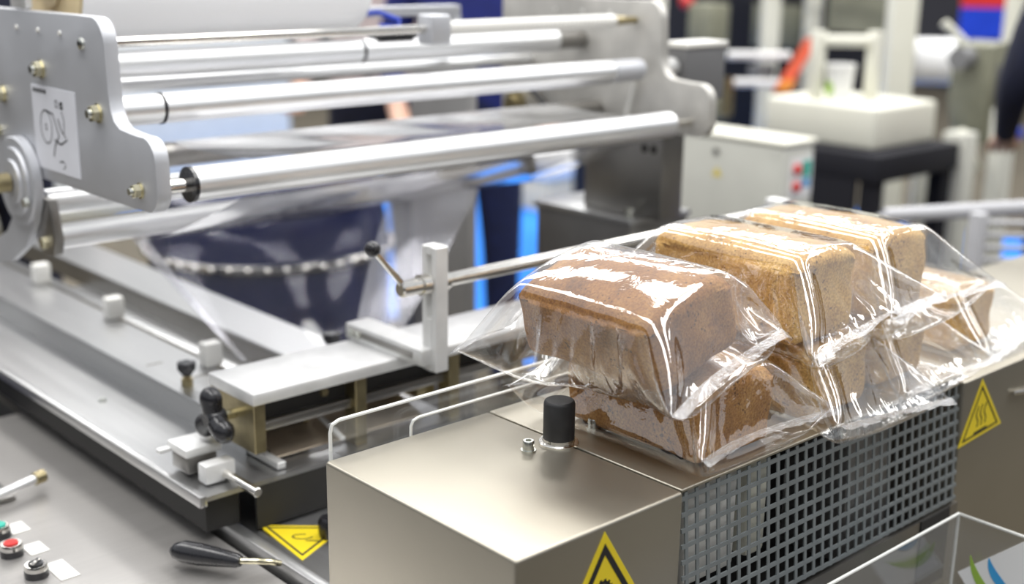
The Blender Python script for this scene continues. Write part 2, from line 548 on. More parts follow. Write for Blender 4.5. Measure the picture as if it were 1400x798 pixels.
def triangle_sign(name, label, pts, nrm, symbol, group=None):
    """pts: apex, left, right; a yellow sticker with a black inner triangle line and a black symbol"""
    A, B, D = [Vector(p) for p in pts]
    nrm = Vector(nrm).normalized()
    c = (A + B + D) / 3
    t = thing(name, label, 'sign', c, group)

    def tri(s):
        return [c + (p - c) * s for p in (A, B, D)]
    obj('sticker_face', MB().poly3(tri(1.0), 0.0006, nrm), 'yellow', t, smooth=False)
    o = MB()
    outer = [p + nrm * 0.0007 for p in tri(0.83)]
    inner = [p + nrm * 0.0007 for p in tri(0.66 if symbol == 'gear' else 0.74)]
    for i in range(3):
        j = (i + 1) % 3
        o.poly3([outer[i], outer[j], inner[j], inner[i]], 0.0002, nrm)
    obj('black_border', o, 'ink', t, smooth=False)
    ex = (D - B).normalized()
    ey = nrm.cross(ex) if nrm.cross(ex).dot(A - c) > 0 else -nrm.cross(ex)
    w = (D - B).length

    def Q(a, b_):
        return c + ex * (a * w) + ey * (b_ * w) + nrm * 0.0008
    s = MB()

    def band(pl, half):
        rows = [[], []]
        for i, p in enumerate(pl):
            q0, q1 = pl[max(i - 1, 0)], pl[min(i + 1, len(pl) - 1)]
            dx, dy = q1[0] - q0[0], q1[1] - q0[1]
            L = math.hypot(dx, dy) or 1
            rows[0].append(Q(p[0] - dy / L * half, p[1] + dx / L * half))
            rows[1].append(Q(p[0] + dy / L * half, p[1] - dx / L * half))
        s.sheet(rows)
    if symbol == 'gear':
        for (cx, cy, r) in ((-0.03, 0.05, 0.085), (0.05, -0.10, 0.085)):
            band([(cx + r * math.cos(a * PI / 16), cy + r * math.sin(a * PI / 16)) for a in range(33)], 0.014)
            for k in range(14):
                a = 2 * PI * k / 14
                band([(cx + r * 1.1 * math.cos(a), cy + r * 1.1 * math.sin(a)), (cx + r * 1.32 * math.cos(a), cy + r * 1.32 * math.sin(a))], 0.012)
        band([(-0.16, -0.12), (-0.08, -0.08), (-0.02, -0.04)], 0.03)
    elif symbol == 'heat':
        for k in (-0.09, 0.0, 0.09):
            band([(k + 0.022 * math.sin(i * 0.75), -0.10 + 0.026 * i) for i in range(11)], 0.012)
        band([(-0.15, -0.165), (0.15, -0.165)], 0.012)
    else:
        band([(0.11 * math.cos(a * PI / 12), 0.06 * math.sin(a * PI / 12)) for a in range(20)], 0.010)
        band([(0.05, 0.10), (0.20, 0.10)], 0.010)
    obj('black_symbol', s, 'ink', t, smooth=False)
    return t


triangle_sign('warning_sign', 'yellow triangular gear warning sticker on the front of the steel housing',
              [(0.7365, 0.6838, 0.9935), (0.6785, 0.6838, 0.8995), (0.8005, 0.6838, 0.8935)], (0, -1, 0), 'gear')

# second housing on the right
h2 = thing('dark_housing', 'dark grey steel housing beyond the grid guard', 'machine', (1.7, 0.82, 0))
obj('cover', MB().box(1.348, 2.3, 0.684, 0.955, 0.62, 0.99, 0.004), 'housing', h2)
obj('pedestal', MB().box(1.38, 2.25, 0.70, 0.94, 0, 0.62), 'greypaint', h2)
obj('latch_bolt', MB().lathe((1.545, 0.684, 0.94), (0, -1, 0), [(0, 0.008), (0.006, 0.008), (0.009, 0.005), (0.009, 0)], 16), 'chrome', h2)
obj('latch_bar', MB().rod((1.46, 0.679, 0.952), (1.54, 0.679, 0.94), 0.003), 'chrome', h2)
triangle_sign('warning_sign', 'yellow triangular hot surface sticker with three wavy lines on the dark housing',
              [(1.387, 0.6838, 0.986), (1.344, 0.6838, 0.908), (1.447, 0.6838, 0.915)], (0, -1, 0), 'heat')

# ------------------------------------------------------------------ acrylic guard behind the housing
ag = thing('acrylic_guard', 'clear acrylic splash guard behind the steel housing', 'guard', (0.9, 0.98, 0.93))
obj('back_sheet', MB().box(0.652, 1.30, 0.972, 0.975, 0.93, 1.028), 'acrylic', ag)
obj('front_sheet', MB().box(0.742, 1.30, 0.960, 0.9625, 0.93, 1.0125), 'acrylic', ag)
obj('side_sheet', MB().box(0.6505, 0.652, 0.957, 0.975, 0.93, 1.0), 'acrylic', ag)
e = MB().tube([(0.6525, 0.9735, 0.93), (0.6525, 0.9735, 1.018), (0.655, 0.9735, 1.026), (0.663, 0.9735, 1.029), (1.30, 0.9735, 1.029)], 0.0019, 8)
obj('polished_edge', e, 'acedge', ag)
e = MB().tube([(0.742, 0.9612, 0.93), (0.742, 0.9612, 1.006), (0.745, 0.9612, 1.0115), (0.752, 0.9612, 1.0135), (1.30, 0.9612, 1.0135)], 0.0016, 8)
obj('polished_edge', e, 'acedge', ag)

# ------------------------------------------------------------------ brochure holder, lower right
bh = thing('acrylic_holder', 'open clear acrylic box holding leaflets in front of the grid guard', 'box', (1.15, 0.55, 0.70))
obj('back_wall', MB().box(0.99, 1.281, 0.639, 0.642, 0.70, 0.858), 'acrylic', bh)
obj('end_wall', MB().box(1.278, 1.281, 0.42, 0.639, 0.70, 0.858), 'acrylic', bh)
obj('base', MB().box(0.99, 1.281, 0.42, 0.642, 0.697, 0.70), 'acrylic', bh)
obj('polished_edge', MB().tube([(0.99, 0.6405, 0.8595), (1.2795, 0.6405, 0.8595), (1.2795, 0.42, 0.8595)], 0.0019, 8), 'acedge', bh)
obj('polished_edge', MB().rod((1.2795, 0.6405, 0.70), (1.2795, 0.6405, 0.858), 0.0018, n=8), 'acedge', bh)
obj('stand', MB().box(1.0, 1.28, 0.43, 0.64, 0, 0.697), 'greypaint', bh)
lf = thing('leaflet', 'white leaflet with blue and green swooshes standing in the acrylic box', 'leaflet', (1.24, 0.56, 0.70))
ed_, dn_ = Vector((0, -0.74, 0.67)), Vector((0, -0.67, -0.74))
lo_ = Vector((1.272, 0.630, 0.793))


def LP(a, b_, c_=0.0):
    return lo_ + ed_ * a + dn_ * b_ + Vector((c_, 0, 0))


obj('sheet', MB().poly3([LP(0, 0), LP(0.105, 0), LP(0.105, 0.085), LP(0, 0.085)], 0.001, (1, 0, 0)), 'paper', lf, smooth=False)
for nm, mt, rr in (('blue_swoosh', 'bluel', 0.040), ('green_swoosh', 'greenl', 0.062)):
    rows = [[], []]
    for i in range(17):
        a = math.radians(12 + 72 * i / 16)
        w = 0.0055 * math.sin(PI * (i + 0.6) / 17.2)
        for k, sg_ in ((0, -1), (1, 1)):
            rr_ = rr + sg_ * w
            rows[k].append((1.2714, 0.556 + rr_ * math.cos(a), 0.832 - rr_ * math.sin(a)))
    obj(nm, MB().sheet(rows), mt, lf, smooth=False)

# ------------------------------------------------------------------ base frame and control panel on the left
mf = thing('machine_base', 'steel base of the wrapping machine under the rails', 'machine', (1.2, 1.5, 0))
obj('lower_deck', MB().box(0.70, 1.034, 0.96, 1.95, 0.775, 0.80, 0.002), 'steel', mf)
obj('side_deck', MB().box(1.0345, 1.25, 0.96, 1.34, 0.775, 0.80, 0.002), 'steel', mf)
obj('lower_deck', MB().box(0.70, 0.90, 0.958, 1.2, 0.8005, 0.8025, 0.0005, 1), 'steel', mf)
obj('side_rail', MB().box(0.683, 0.70, 0.96, 2.4, 0.77, 0.812, 0.004), 'steel', mf)
obj('dark_filler', MB().box(0.35, 0.66, 1.86, 2.30, 0.30, 0.76, 0.01), 'navyj', mf)  # added box that darkens the cluttered gap below the tray lip
obj('body', MB().box(0.72, 1.03, 0.98, 2.2, 0, 0.775), 'greypaint', mf)
pn = thing('control_desk', 'flat brushed steel control desk at the left of the machine', 'panel', (0.4, 1.3, 0))
obj('desk_top', MB().box(-0.2, 0.674, 0.5, 1.80, 0.78, 0.80, 0.004), 'steel_x', pn)
obj('desk_body', MB().box(-0.18, 0.66, 0.52, 1.78, 0, 0.78), 'greypaint', pn)


def button(x, y, mat, label):
    t = thing('push_button', label, 'button', (x, y, 0.80))
    obj('bezel', MB().lathe((x, y, 0.80), (0, 0, 1), [(0, 0.0125), (0.012, 0.0125), (0.0145, 0.0115), (0.0145, 0.0085), (0.0125, 0.0085), (0.0125, 0)], 24), 'chrome', t)
    obj('barrel', MB().lathe((x, y, 0.80), (0, 0, 1), [(0, 0.0132), (0.008, 0.0132), (0.008, 0.0125)], 24), 'blackp', t)
    obj('cap', MB().lathe((x, y, 0.813), (0, 0, 1), [(0, 0.0083), (0.003, 0.008), (0.0036, 0.006), (0.0037, 0)], 24), mat, t)
    return t


button(0.473, 1.357, 'red', 'red push button on the steel desk, between the other two')
t = button(0.474, 1.290, 'blackp', 'black push button on the steel desk, nearest the bottom edge')
obj('switch_bar', MB().box(0.466, 0.482, 1.2875, 1.2925, 0.8165, 0.8185, 0.0008, rz=0.7), 'chrome', t)
button(0.480, 1.412, 'green', 'teal push button on the steel desk, partly out of frame')
for k, (x, y, w, l) in enumerate(((0.499, 1.354, 0.022, 0.030), (0.500, 1.284, 0.022, 0.048), (0.504, 1.420, 0.022, 0.030))):
    o = obj('button_label', MB().box(x - w / 2, x + w / 2, y - l / 2, y + l / 2, 0.80, 0.8012, 0.0004, 1), 'whitep')
    tag(o, ('white blank label plate beside the red push button', 'long white label plate beside the black push button', 'white label plate beside the teal push button')[k], 'label')
# hinge clip and rod at the far left of the desk
t = thing('desk_latch', 'white and steel latch with a brass tipped rod at the edge of the desk', 'latch', (0.51, 1.52, 0.80))
obj('latch_rod', MB().rod((0.44, 1.475, 0.812), (0.562, 1.506, 0.818), 0.006), 'roller', t)
obj('brass_tip', MB().rod((0.562, 1.506, 0.818), (0.575, 1.509, 0.8185), 0.0085), 'brass', t)
obj('latch_plate', MB().box(0.44, 0.535, 1.50, 1.56, 0.80, 0.806, 0.002), 'darksteel', t)
obj('white_cap', MB().lathe((0.515, 1.545, 0.806), (0, 0, 1), [(0, 0.014), (0.012, 0.014), (0.016, 0.010), (0.016, 0)], 20), 'whitep', t)
# lever
t = thing('lever_handle', 'black tapered lever handle beside the yellow triangle on the deck', 'handle', (0.66, 1.13, 0.80))
obj('grip', MB().tube([(0.597, 1.214, 0.819), (0.600, 1.209, 0.819), (0.606, 1.200, 0.820), (0.616, 1.183, 0.820), (0.628, 1.163, 0.820), (0.640, 1.142, 0.820), (0.642, 1.139, 0.820)],
                      [0.004, 0.0095, 0.0125, 0.0125, 0.0105, 0.0078, 0.006], 18), 'blackp', t)
obj('stem', MB().tube([(0.641, 1.141, 0.820), (0.655, 1.128, 0.820), (0.668, 1.120, 0.818), (0.680, 1.120, 0.812)], 0.0035, 10), 'zincy', t)
triangle_sign('warning_sign', 'yellow triangular sticker lying flat on the deck beside the black lever',
              [(0.712, 1.125, 0.8026), (0.722, 1.235, 0.8026), (0.800, 1.165, 0.8026)], (0, 0, 1), 'hand')
for (x, y, z, r, hh, lab) in ((0.700, 1.00, 0.80, 0.016, 0.030, 'black round knob beside the steel housing, at the bottom edge'), (0.768, 1.155, 0.8026, 0.012, 0.026, 'small black knob behind the left edge of the steel housing')):
    t = thing('round_knob', lab, 'knob', (x, y, z))
    obj('knob_body', MB().lathe((x, y, z), (0, 0, 1), [(0, r * 0.8), (hh * 0.3, r), (hh * 0.8, r), (hh, r * 0.75), (hh, 0)], 24), 'blackp', t)

# ------------------------------------------------------------------ tray and rails
tr = thing('film_tray', 'long open steel tray running back under the film rails', 'tray', (1.1, 1.6, 0.80))
obj('tray_floor', MB().box(0.648, 1.034, 1.225, 2.2, 0.858, 0.864), 'steel', tr)
obj('outer_lip', MB().box(0.640, 0.650, 1.222, 2.5, 0.853, 0.867, 0.002), 'steel', tr)
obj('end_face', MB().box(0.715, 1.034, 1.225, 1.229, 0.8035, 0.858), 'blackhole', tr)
obj('gap_shade', MB().box(0.656, 0.70, 1.24, 2.5, 0.8125, 0.858), 'blackhole', tr)  # solid black strip paints the shaded gap beside the desk
for k, yy in enumerate((2.02, 1.60)):
    obj('drain_screw', MB().lathe((0.70, yy, 0.864), (0, 0, 1), [(0, 0.006), (0.003, 0.005), (0.003, 0)], 14), 'zinc', tr)

rl = thing('film_rail', 'wide flat steel rail nearest the control desk', 'rail', (0.80, 1.8, 0.864))
obj('rail_top', MB().box(0.750, 0.842, 1.305, 2.5, 0.896, 0.900, 0.0008, 1), 'steel', rl)
obj('rail_face', MB().box(0.750, 0.754, 1.305, 2.5, 0.864, 0.896), 'steel', rl)
obj('rail_web', MB().box(0.836, 0.842, 1.305, 2.5, 0.864, 0.896), 'brass', rl)
for (a, b_, yy) in ((0.768, 0.792, 1.598), (0.795, 0.836, 1.512)):
    obj('slot', MB().box(a, b_, yy, yy + 0.005, 0.9001, 0.9006), 'darksteel', rl, smooth=False)
rl2 = thing('film_rail', 'flat steel rail at the back, beyond the groove', 'rail', (0.99, 1.8, 0.864))
obj('rail_top', MB().box(0.942, 1.034, 1.40, 2.5, 0.896, 0.900, 0.0008, 1), 'steel', rl2)
obj('rail_face', MB().box(0.942, 0.946, 1.40, 2.5, 0.864, 0.896), 'darksteel', rl2)
obj('slot', MB().box(0.97, 1.02, 1.50, 1.505, 0.9001, 0.9006), 'darksteel', rl2, smooth=False)
gb_ = obj('guide_bar', MB().box(0.872, 0.892, 1.36, 2.5, 0.8645, 0.884, 0.003), 'steel')
tag(gb_, 'narrow steel guide bar in the groove between the two flat rails', 'bar')
for k, yy in enumerate((1.535, 1.84, 2.12)):
    o = obj('guide_block', MB().box(0.826, 0.853, yy, yy + 0.022, 0.9005, 0.934, 0.002), 'whitep')
    tag(o, ('white plastic guide block on the rail, nearest the aluminium bar', 'white plastic guide block on the rail, middle of three', 'white plastic guide block on the rail, farthest back under the roller')[k], 'block', 'white guide blocks on the rail')


def star_knob(x, y, z, label):
    t = thing('star_knob', label, 'knob', (x, y, z))
    obj('brass_bush', MB().lathe((x, y, z), (0, 0, 1), [(0, 0.008), (0.010, 0.008), (0.010, 0.005), (0.014, 0.005), (0.014, 0)], 16), 'brass', t)
    pr = []
    vs = MB()
    rows = []
    for hgt, sc in ((0.014, 0.45), (0.018, 0.6), (0.024, 0.95), (0.031, 1.0), (0.033, 0.85)):
        rows.append([(x + 0.0125 * sc * (1 + 0.12 * math.cos(6 * a)) * math.cos(a), y + 0.0125 * sc * (1 + 0.12 * math.cos(6 * a)) * math.sin(a), z + hgt) for a in [2 * PI * i / 36 for i in range(37)]])
    vs.sheet(rows)
    vs.add(rows[-1][:-1], [tuple(range(36))])
    vs.add(rows[0][:-1], [tuple(range(36))])
    obj('star_head', vs, 'blackp', t)


star_knob(0.772, 1.490, 0.900, 'small black star knob on a brass bush on the near rail')
star_knob(0.995, 1.475, 0.900, 'small black star knob on the back rail behind the aluminium bar')

# clamp at the tray end
t = thing('tray_clamp', 'grey and white block clamp with a steel pin at the tray corner', 'clamp', (0.67, 1.26, 0.864))
obj('clamp_block', MB().box(0.660, 0.700, 1.285, 1.325, 0.868, 0.890, 0.003), 'darksteel', t)
obj('clamp_top', MB().box(0.656, 0.704, 1.280, 1.328, 0.8905, 0.902, 0.003), 'alu', t)
obj('clamp_lug', MB().box(0.640, 0.656, 1.315, 1.325, 0.890, 0.896, 0.002), 'alu', t)
obj('white_jaw', MB().box(0.663, 0.703, 1.248, 1.268, 0.866, 0.890, 0.003), 'alu', t)
obj('pin', MB().rod((0.690, 1.25, 0.874), (0.690, 1.178, 0.874), 0.0058, bev=0.001), 'chrome', t)

# folding wedge below the bar
t = thing('film_former', 'polished sloping steel former under the aluminium bar', 'plate', (0.82, 1.3, 0.864))
obj('sloping_plate', MB().poly3([(0.765, 1.266, 0.8665), (0.995, 1.266, 0.8665), (0.985, 1.36, 0.905), (0.775, 1.36, 0.905)], 0.003, (0, -0.4, 1)), 'tan', t, smooth=False)
obj('edge_strip', MB().box(0.752, 0.764, 1.236, 1.38, 0.8655, 0.874, 0.001, 1), 'alu', t)
obj('edge_strip', MB().box(0.846, 0.853, 1.236, 1.36, 0.895, 0.900, 0.001, 1, mat=Matrix.Rotation(math.radians(17), 4, 'X')), 'alu', t)

# ------------------------------------------------------------------ sealing bar
sb = thing('sealing_bar', 'pale aluminium sealing bar on brass legs crossing the rails', 'bar', (1.0, 1.28, 0.864))
obj('top_plate', MB().box(0.720, 1.42, 1.232, 1.338, 0.954, 0.970, 0.003, 2), 'alu', sb)
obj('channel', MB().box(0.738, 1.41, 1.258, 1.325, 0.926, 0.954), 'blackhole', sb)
obj('lower_strip', MB().box(0.738, 1.41, 1.247, 1.335, 0.914, 0.926, 0.002), 'darksteel', sb)
obj('end_plate', MB().box(0.722, 0.738, 1.235, 1.336, 0.893, 0.954, 0.001, 1), 'brass', sb)
for xx in (0.868, 1.02, 1.135):
    obj('leg', MB().box(xx, xx + 0.017, 1.236, 1.262, 0.8645, 0.9535, 0.001, 1), 'brass', sb)
obj('cross_block', MB().box(0.985, 1.015, 1.262, 1.40, 0.895, 0.940, 0.002), 'brass', sb)
obj('rivet_or_glint', MB().lathe((0.835, 1.258, 0.940), (0, -1, 0), [(0, 0.006), (0.004, 0.005), (0.004, 0)], 14), 'brass', sb)

t = thing('lobed_knob', 'black three lobed clamping knob on the end of the aluminium bar', 'knob', (0.70, 1.28, 0.934))
obj('stud', MB().rod((0.722, 1.278, 0.934), (0.700, 1.278, 0.934), 0.006), 'zincy', t)
obj('hub', MB().lathe((0.706, 1.278, 0.934), (-1, 0, 0), [(0, 0.011), (0.010, 0.014), (0.020, 0.013), (0.024, 0.009), (0.024, 0)], 20), 'blackp', t)
for a in (80, 205, 325):
    c_ = (0.693, 1.278 + 0.024 * math.cos(math.radians(a)), 0.934 + 0.024 * math.sin(math.radians(a)))
    e_ = (0.693, 1.278 + 0.008 * math.cos(math.radians(a)), 0.934 + 0.008 * math.sin(math.radians(a)))
    lb = MB().ball(c_, 0.0145, 16, 0.9, 1, 1)
    lb.rod(e_, c_, 0.012, 0.0135, 14)
    obj('lobe', lb, 'blackp', t)

br = thing('angle_bracket', 'slotted aluminium angle bracket standing on the sealing bar', 'bracket', (0.96, 1.26, 0.97))
obj('foot', MB().box(0.930, 0.968, 1.182, 1.345, 0.9705, 0.992, 0.002), 'alu', br)
u = MB()
ux0, ux1, uy0, uy1 = 0.945, 0.965, 1.172, 1.200
u.box(ux0, ux1, uy0, uy0 + 0.009, 0.962, 1.122, 0.0012, 1)
u.box(ux0, ux1, uy1 - 0.009, uy1, 0.962, 1.122, 0.0012, 1)
u.box(ux0, ux1, uy0 + 0.009, uy1 - 0.009, 0.962, 1.030)
u.box(ux0, ux1, uy0 + 0.009, uy1 - 0.009, 1.112, 1.122)
obj('slotted_upright', u, 'alu', br)
obj('slot_groove', MB().box(0.9290, 0.9298, 1.20, 1.335, 0.978, 0.986), 'darksteel', br)
for yy in (1.305, 1.318):
    obj('hex_bolt', MB().hexnut((0.930, yy + 0.012, 0.9805), (-1, 0, 0), 0.0055, 0.004), 'zinc', br)
cr_ = thing('crank_rod', 'polished steel rod with a black ball lever running through the bracket', 'rod', (0.955, 1.186, 1.075))
obj('sleeve', MB().rod((0.900, 1.186, 1.075), (0.944, 1.186, 1.075), 0.0105, bev=0.002), 'chrome', cr_)
obj('collar', MB().rod((0.931, 1.186, 1.075), (0.942, 1.186, 1.075), 0.013), 'chrome', cr_)
obj('shaft', MB().rod((0.944, 1.186, 1.075), (1.66, 1.186, 1.075), 0.0088), 'chrome', cr_)
obj('shaft_collar', MB().rod((0.966, 1.186, 1.075), (0.972, 1.186, 1.075), 0.0125), 'chrome', cr_)
obj('end_post', MB().box(1.640, 1.664, 1.170, 1.202, 0.0, 1.094, 0.002), 'alu', cr_)
lv = obj('lever', MB().tube([(0.905, 1.186, 1.080), (0.868, 1.190, 1.125)], [0.0042, 0.0034], 10), 'chrome', cr_)
obj('ball_knob', MB().ball((0.864, 1.190, 1.130), 0.0098, 18), 'blackp', cr_)

# ------------------------------------------------------------------ film unwinder
X0, X1 = 0.65, 0.668
RX0, RX1 = 1.612, 1.630
prof = [(1.80, 1.388), (1.46, 1.391)] + arc(1.436, 1.367, 0.024, 85, 0, 5) + [(1.458, 1.33), (1.4545, 1.305)]
prof = [(1.80, 1.388), (1.47, 1.3915)] + arc(1.440, 1.3615, 0.030, 95, 180, 6) + [(1.4085, 1.33), (1.407, 1.305), (1.404, 1.288), (1.396, 1.275), (1.383, 1.268), (1.362, 1.266), (1.345, 1.265)] \
    + arc(1.328, 1.238, 0.027, 80, 180, 6) + [(1.3005, 1.22), (1.300, 1.205)] + arc(1.325, 1.2045, 0.025, 190, 270, 5) + [(1.36, 1.179), (1.80, 1.177)]
uw = thing('film_unwinder', 'aluminium film unwinder with two shaped side plates and many rollers', 'machine', (1.14, 1.55, 0.80))
nprof = [(2.10, 1.386)] + prof[1:-1] + [(2.10, 1.174)]
obj('side_plate', MB().prism(nprof, X0, X1, 'x', 0.0012), 'plate', uw)
obj('side_plate', MB().prism(prof, RX0, RX1, 'x', 0.0012), 'plate_warmlit', uw)
obj('bearing_boss', MB().lathe((RX0, 1.758, 1.192), (-1, 0, 0), [(0, 0.026), (0.006, 0.026), (0.008, 0.016), (0.020, 0.014), (0.020, 0)], 24), 'brass', uw)
obj('tension_arm', MB().rod((1.603, 1.715, 1.226), (1.603, 1.640, 1.180), 0.005, n=10), 'blackp', uw)
obj('pull_cord', MB().tube([(1.604, 1.455, 1.29), (1.603, 1.458, 1.25), (1.600, 1.466, 1.215), (1.597, 1.470, 1.19)], 0.0035, 8), 'whitep', uw)
axes = dict(rod=(1.467, 1.359), fat=(1.591, 1.320), thin=(1.724, 1.277), ring=(1.435, 1.281), low=(1.339, 1.203), dark=(1.55, 1.203), dance=(1.618, 1.098), rear=(1.645, 1.140))


def xr(key, x0, x1, r, mat='roller', name='roller', bev=0.0015):
    y, z = axes[key]
    return obj(name, MB().rod((x0, y, z), (x1, y, z), r, n=32, bev=bev), mat, uw)


xr('rod', X1, 1.165, 0.0062, 'chrome', 'tie_rod', 0)
y, z = axes['rod']
sp_ = []
xx = 1.20
while xx < 1.555:
    sp_ += [(xx - 1.20, 0.0088), (xx - 1.20 + 0.004, 0.0110), (xx - 1.20 + 0.008, 0.0088)]
    xx += 0.0095
obj('ribbed_sleeve', MB().lathe((1.20, y, z), (1, 0, 0), sp_, 20), 'whitep', uw)
obj('rod_tip', MB().rod((1.555, y, z), (1.612, y, z), 0.0085, 0.0055), 'brass', uw)
obj('rod_bracket', MB().box(1.163, 1.200, y - 0.018, y + 0.018, z - 0.022, z + 0.020, 0.004), 'plate', uw)
xr('fat', X1, 1.135, 0.0185)
xr('fat', 1.139, 1.545, 0.0185)
xr('fat', 1.1345, 1.1395, 0.0180, 'blackp', 'black_ring', 0)
xr('fat', 1.545, 1.612, 0.0150, 'darksteel', 'roller_collar')
obj('cut_notch', MB().box(1.165, 1.235, 1.575, 1.607, 1.337, 1.345, 0.001, 1), 'blackp', uw)
xr('thin', X1, 1.612, 0.0095)
xr('ring', 0.672, 0.727, 0.0185)
xr('ring', 0.729, 1.520, 0.0185)
xr('ring', 0.7265, 0.7295, 0.0195, 'blackp', 'black_ring', 0)
xr('ring', 1.522, 1.590, 0.0180, 'plate', 'roller_collar')
xr('low', X1, 0.715, 0.0085, 'chrome', 'roller_shaft', 0)
xr('low', 0.712, 1.560, 0.0205)
xr('low', 0.7085, 0.7135, 0.0212, 'blackp', 'black_ring', 0)
xr('low', 1.560, 1.612, 0.0065, 'chrome', 'roller_shaft', 0)
xr('dark', X1, 1.612, 0.0165, 'darksteel', 'guide_shaft', 0)
xr('dance', 0.660, 1.50, 0.0165)
xr('rear', 0.660, 1.50, 0.0175)
# bolts on the outer face of the near plate
for key, r in (('fat', 0.0105), ('thin', 0.0105), ('ring', 0.0105), ('low', 0.0085)):
    y, z = axes[key]
    bt = obj('hex_bolt', MB().lathe((X0, y, z), (-1, 0, 0), [(0, r * 1.12), (0.002, r * 1.12), (0.002, 0)], 24).hexnut((X0 - 0.002, y, z), (-1, 0, 0), r, 0.009), 'zincy', uw)
    obj('stud', MB().lathe((X0 - 0.011, y, z), (-1, 0, 0), [(0, r * 0.55), (0.004, r * 0.5), (0.004, 0)], 16), 'zinc', bt)
y, z = axes['rod']
obj('screw_head', MB().lathe((X0, y, z), (-1, 0, 0), [(0, 0.0075), (0.003, 0.007), (0.0045, 0.004), (0.0045, 0)], 20), 'zinc', uw)
y, z = axes['thin']
obj('hex_bolt', MB().hexnut((X0, 1.749, 1.225), (-1, 0, 0), 0.008, 0.007), 'zincy', uw)
for yy in (1.659, 1.592, 1.527):
    for xa in (X0, RX0):
        obj('dowel_pin', MB().lathe((xa, yy, 1.368), (-1, 0, 0), [(0, 0.0032), (0.002, 0.0028), (0.002, 0)], 12), 'whitep', uw)
for key in ('rod', 'low', 'ring'):
    y, z = axes[key]
    obj('hex_bolt', MB().hexnut((RX1, y, z), (1, 0, 0), 0.011, 0.016 if key != 'ring' else 0.03), 'zinc', uw)
# threading diagram label
LX = X0 - 0.0005
lb_ = obj('diagram_label', MB().box(LX - 0.0003, X0, 1.498, 1.628, 1.193, 1.299), 'label', uw, smooth=False)
ink = MB()


def stroke(pl, w=0.0011):
    rows = [[], []]
    for i, p in enumerate(pl):
        q0, q1 = pl[max(i - 1, 0)], pl[min(i + 1, len(pl) - 1)]
        dy, dz = q1[0] - q0[0], q1[1] - q0[1]
        L = math.hypot(dy, dz) or 1
        rows[0].append((LX - 0.0006, p[0] - dz / L * w, p[1] + dy / L * w))
        rows[1].append((LX - 0.0006, p[0] + dz / L * w, p[1] - dy / L * w))
    ink.sheet(rows)


for k in range(4):  # the heading is too small to read in the picture: short dark dashes
    stroke([(1.622 - k * 0.0105, 1.2925), (1.622 - k * 0.0105 - 0.008, 1.2922)], 0.0024)
stroke([(1.589 + 0.017 * math.cos(a * PI / 12), 1.248 + 0.021 * math.sin(a * PI / 12)) for a in range(25)], 0.0008)
stroke([(1.589 + 0.003 * math.cos(a * PI / 5), 1.248 + 0.004 * math.sin(a * PI / 5)) for a in range(11)], 0.0006)
stroke([(1.588, 1.269), (1.566, 1.266), (1.552, 1.240), (1.566, 1.226), (1.572, 1.212)], 0.0012)
stroke([(1.552, 1.262), (1.544, 1.248), (1.528, 1.238), (1.548, 1.230), (1.566, 1.234)], 0.0012)
stroke([(1.542, 1.282), (1.536, 1.282), (1.536, 1.276), (1.542, 1.276), (1.542, 1.282)], 0.0020)
stroke([(1.556, 1.284), (1.550, 1.284), (1.550, 1.276), (1.556, 1.276), (1.556, 1.284)], 0.0008)
stroke([(1.540, 1.272), (1.534, 1.262), (1.536, 1.245)], 0.0008)
stroke([(1.556, 1.207), (1.544, 1.209), (1.538, 1.204), (1.546, 1.199)], 0.0008)
obj('diagram_lines', ink, 'ink', lb_, smooth=False)
# dancer arm with its hub
obj('arm_hub', MB().lathe((0.648, 1.673, 1.167), (-1, 0, 0), [(0, 0.060), (0.010, 0.060), (0.012, 0.058), (0.012, 0.046), (0.016, 0.045), (0.016, 0.030), (0.019, 0.029), (0.019, 0)], 36), 'plate', uw)
obj('arm_shaft', MB().rod((0.628, 1.673, 1.167), (0.605, 1.673, 1.167), 0.013, bev=0.002), 'brass', uw)
obj('arm_nut', MB().hexnut((0.632, 1.628, 1.146), (-1, 0, 0), 0.007, 0.006), 'zinc', uw)
obj('dancer_arm', MB().prism([(1.715, 1.19), (1.63, 1.19), (1.615, 1.16), (1.632, 1.118), (1.665, 1.08), (1.72, 1.05), (1.80, 1.03), (1.80, 1.06), (1.73, 1.09), (1.70, 1.12)], 0.640, 0.6485, 'x'), 'plate', uw)
obj('roller_bracket', MB().prism([(1.64, 1.15), (1.605, 1.15), (1.592, 1.10), (1.60, 1.078), (1.63, 1.072), (1.652, 1.09)], 0.6495, 0.662, 'x', 0.001), 'darksteel', uw)
obj('bracket_nut', MB().hexnut((0.649, 1.618, 1.092), (-1, 0, 0), 0.009, 0.008), 'zincy', uw)
obj('roller_bracket', MB().prism([(1.66, 1.16), (1.62, 1.16), (1.592, 1.10), (1.60, 1.078), (1.63, 1.072), (1.66, 1.12)], 1.50, 1.512, 'x', 0.001), 'darksteel', uw)
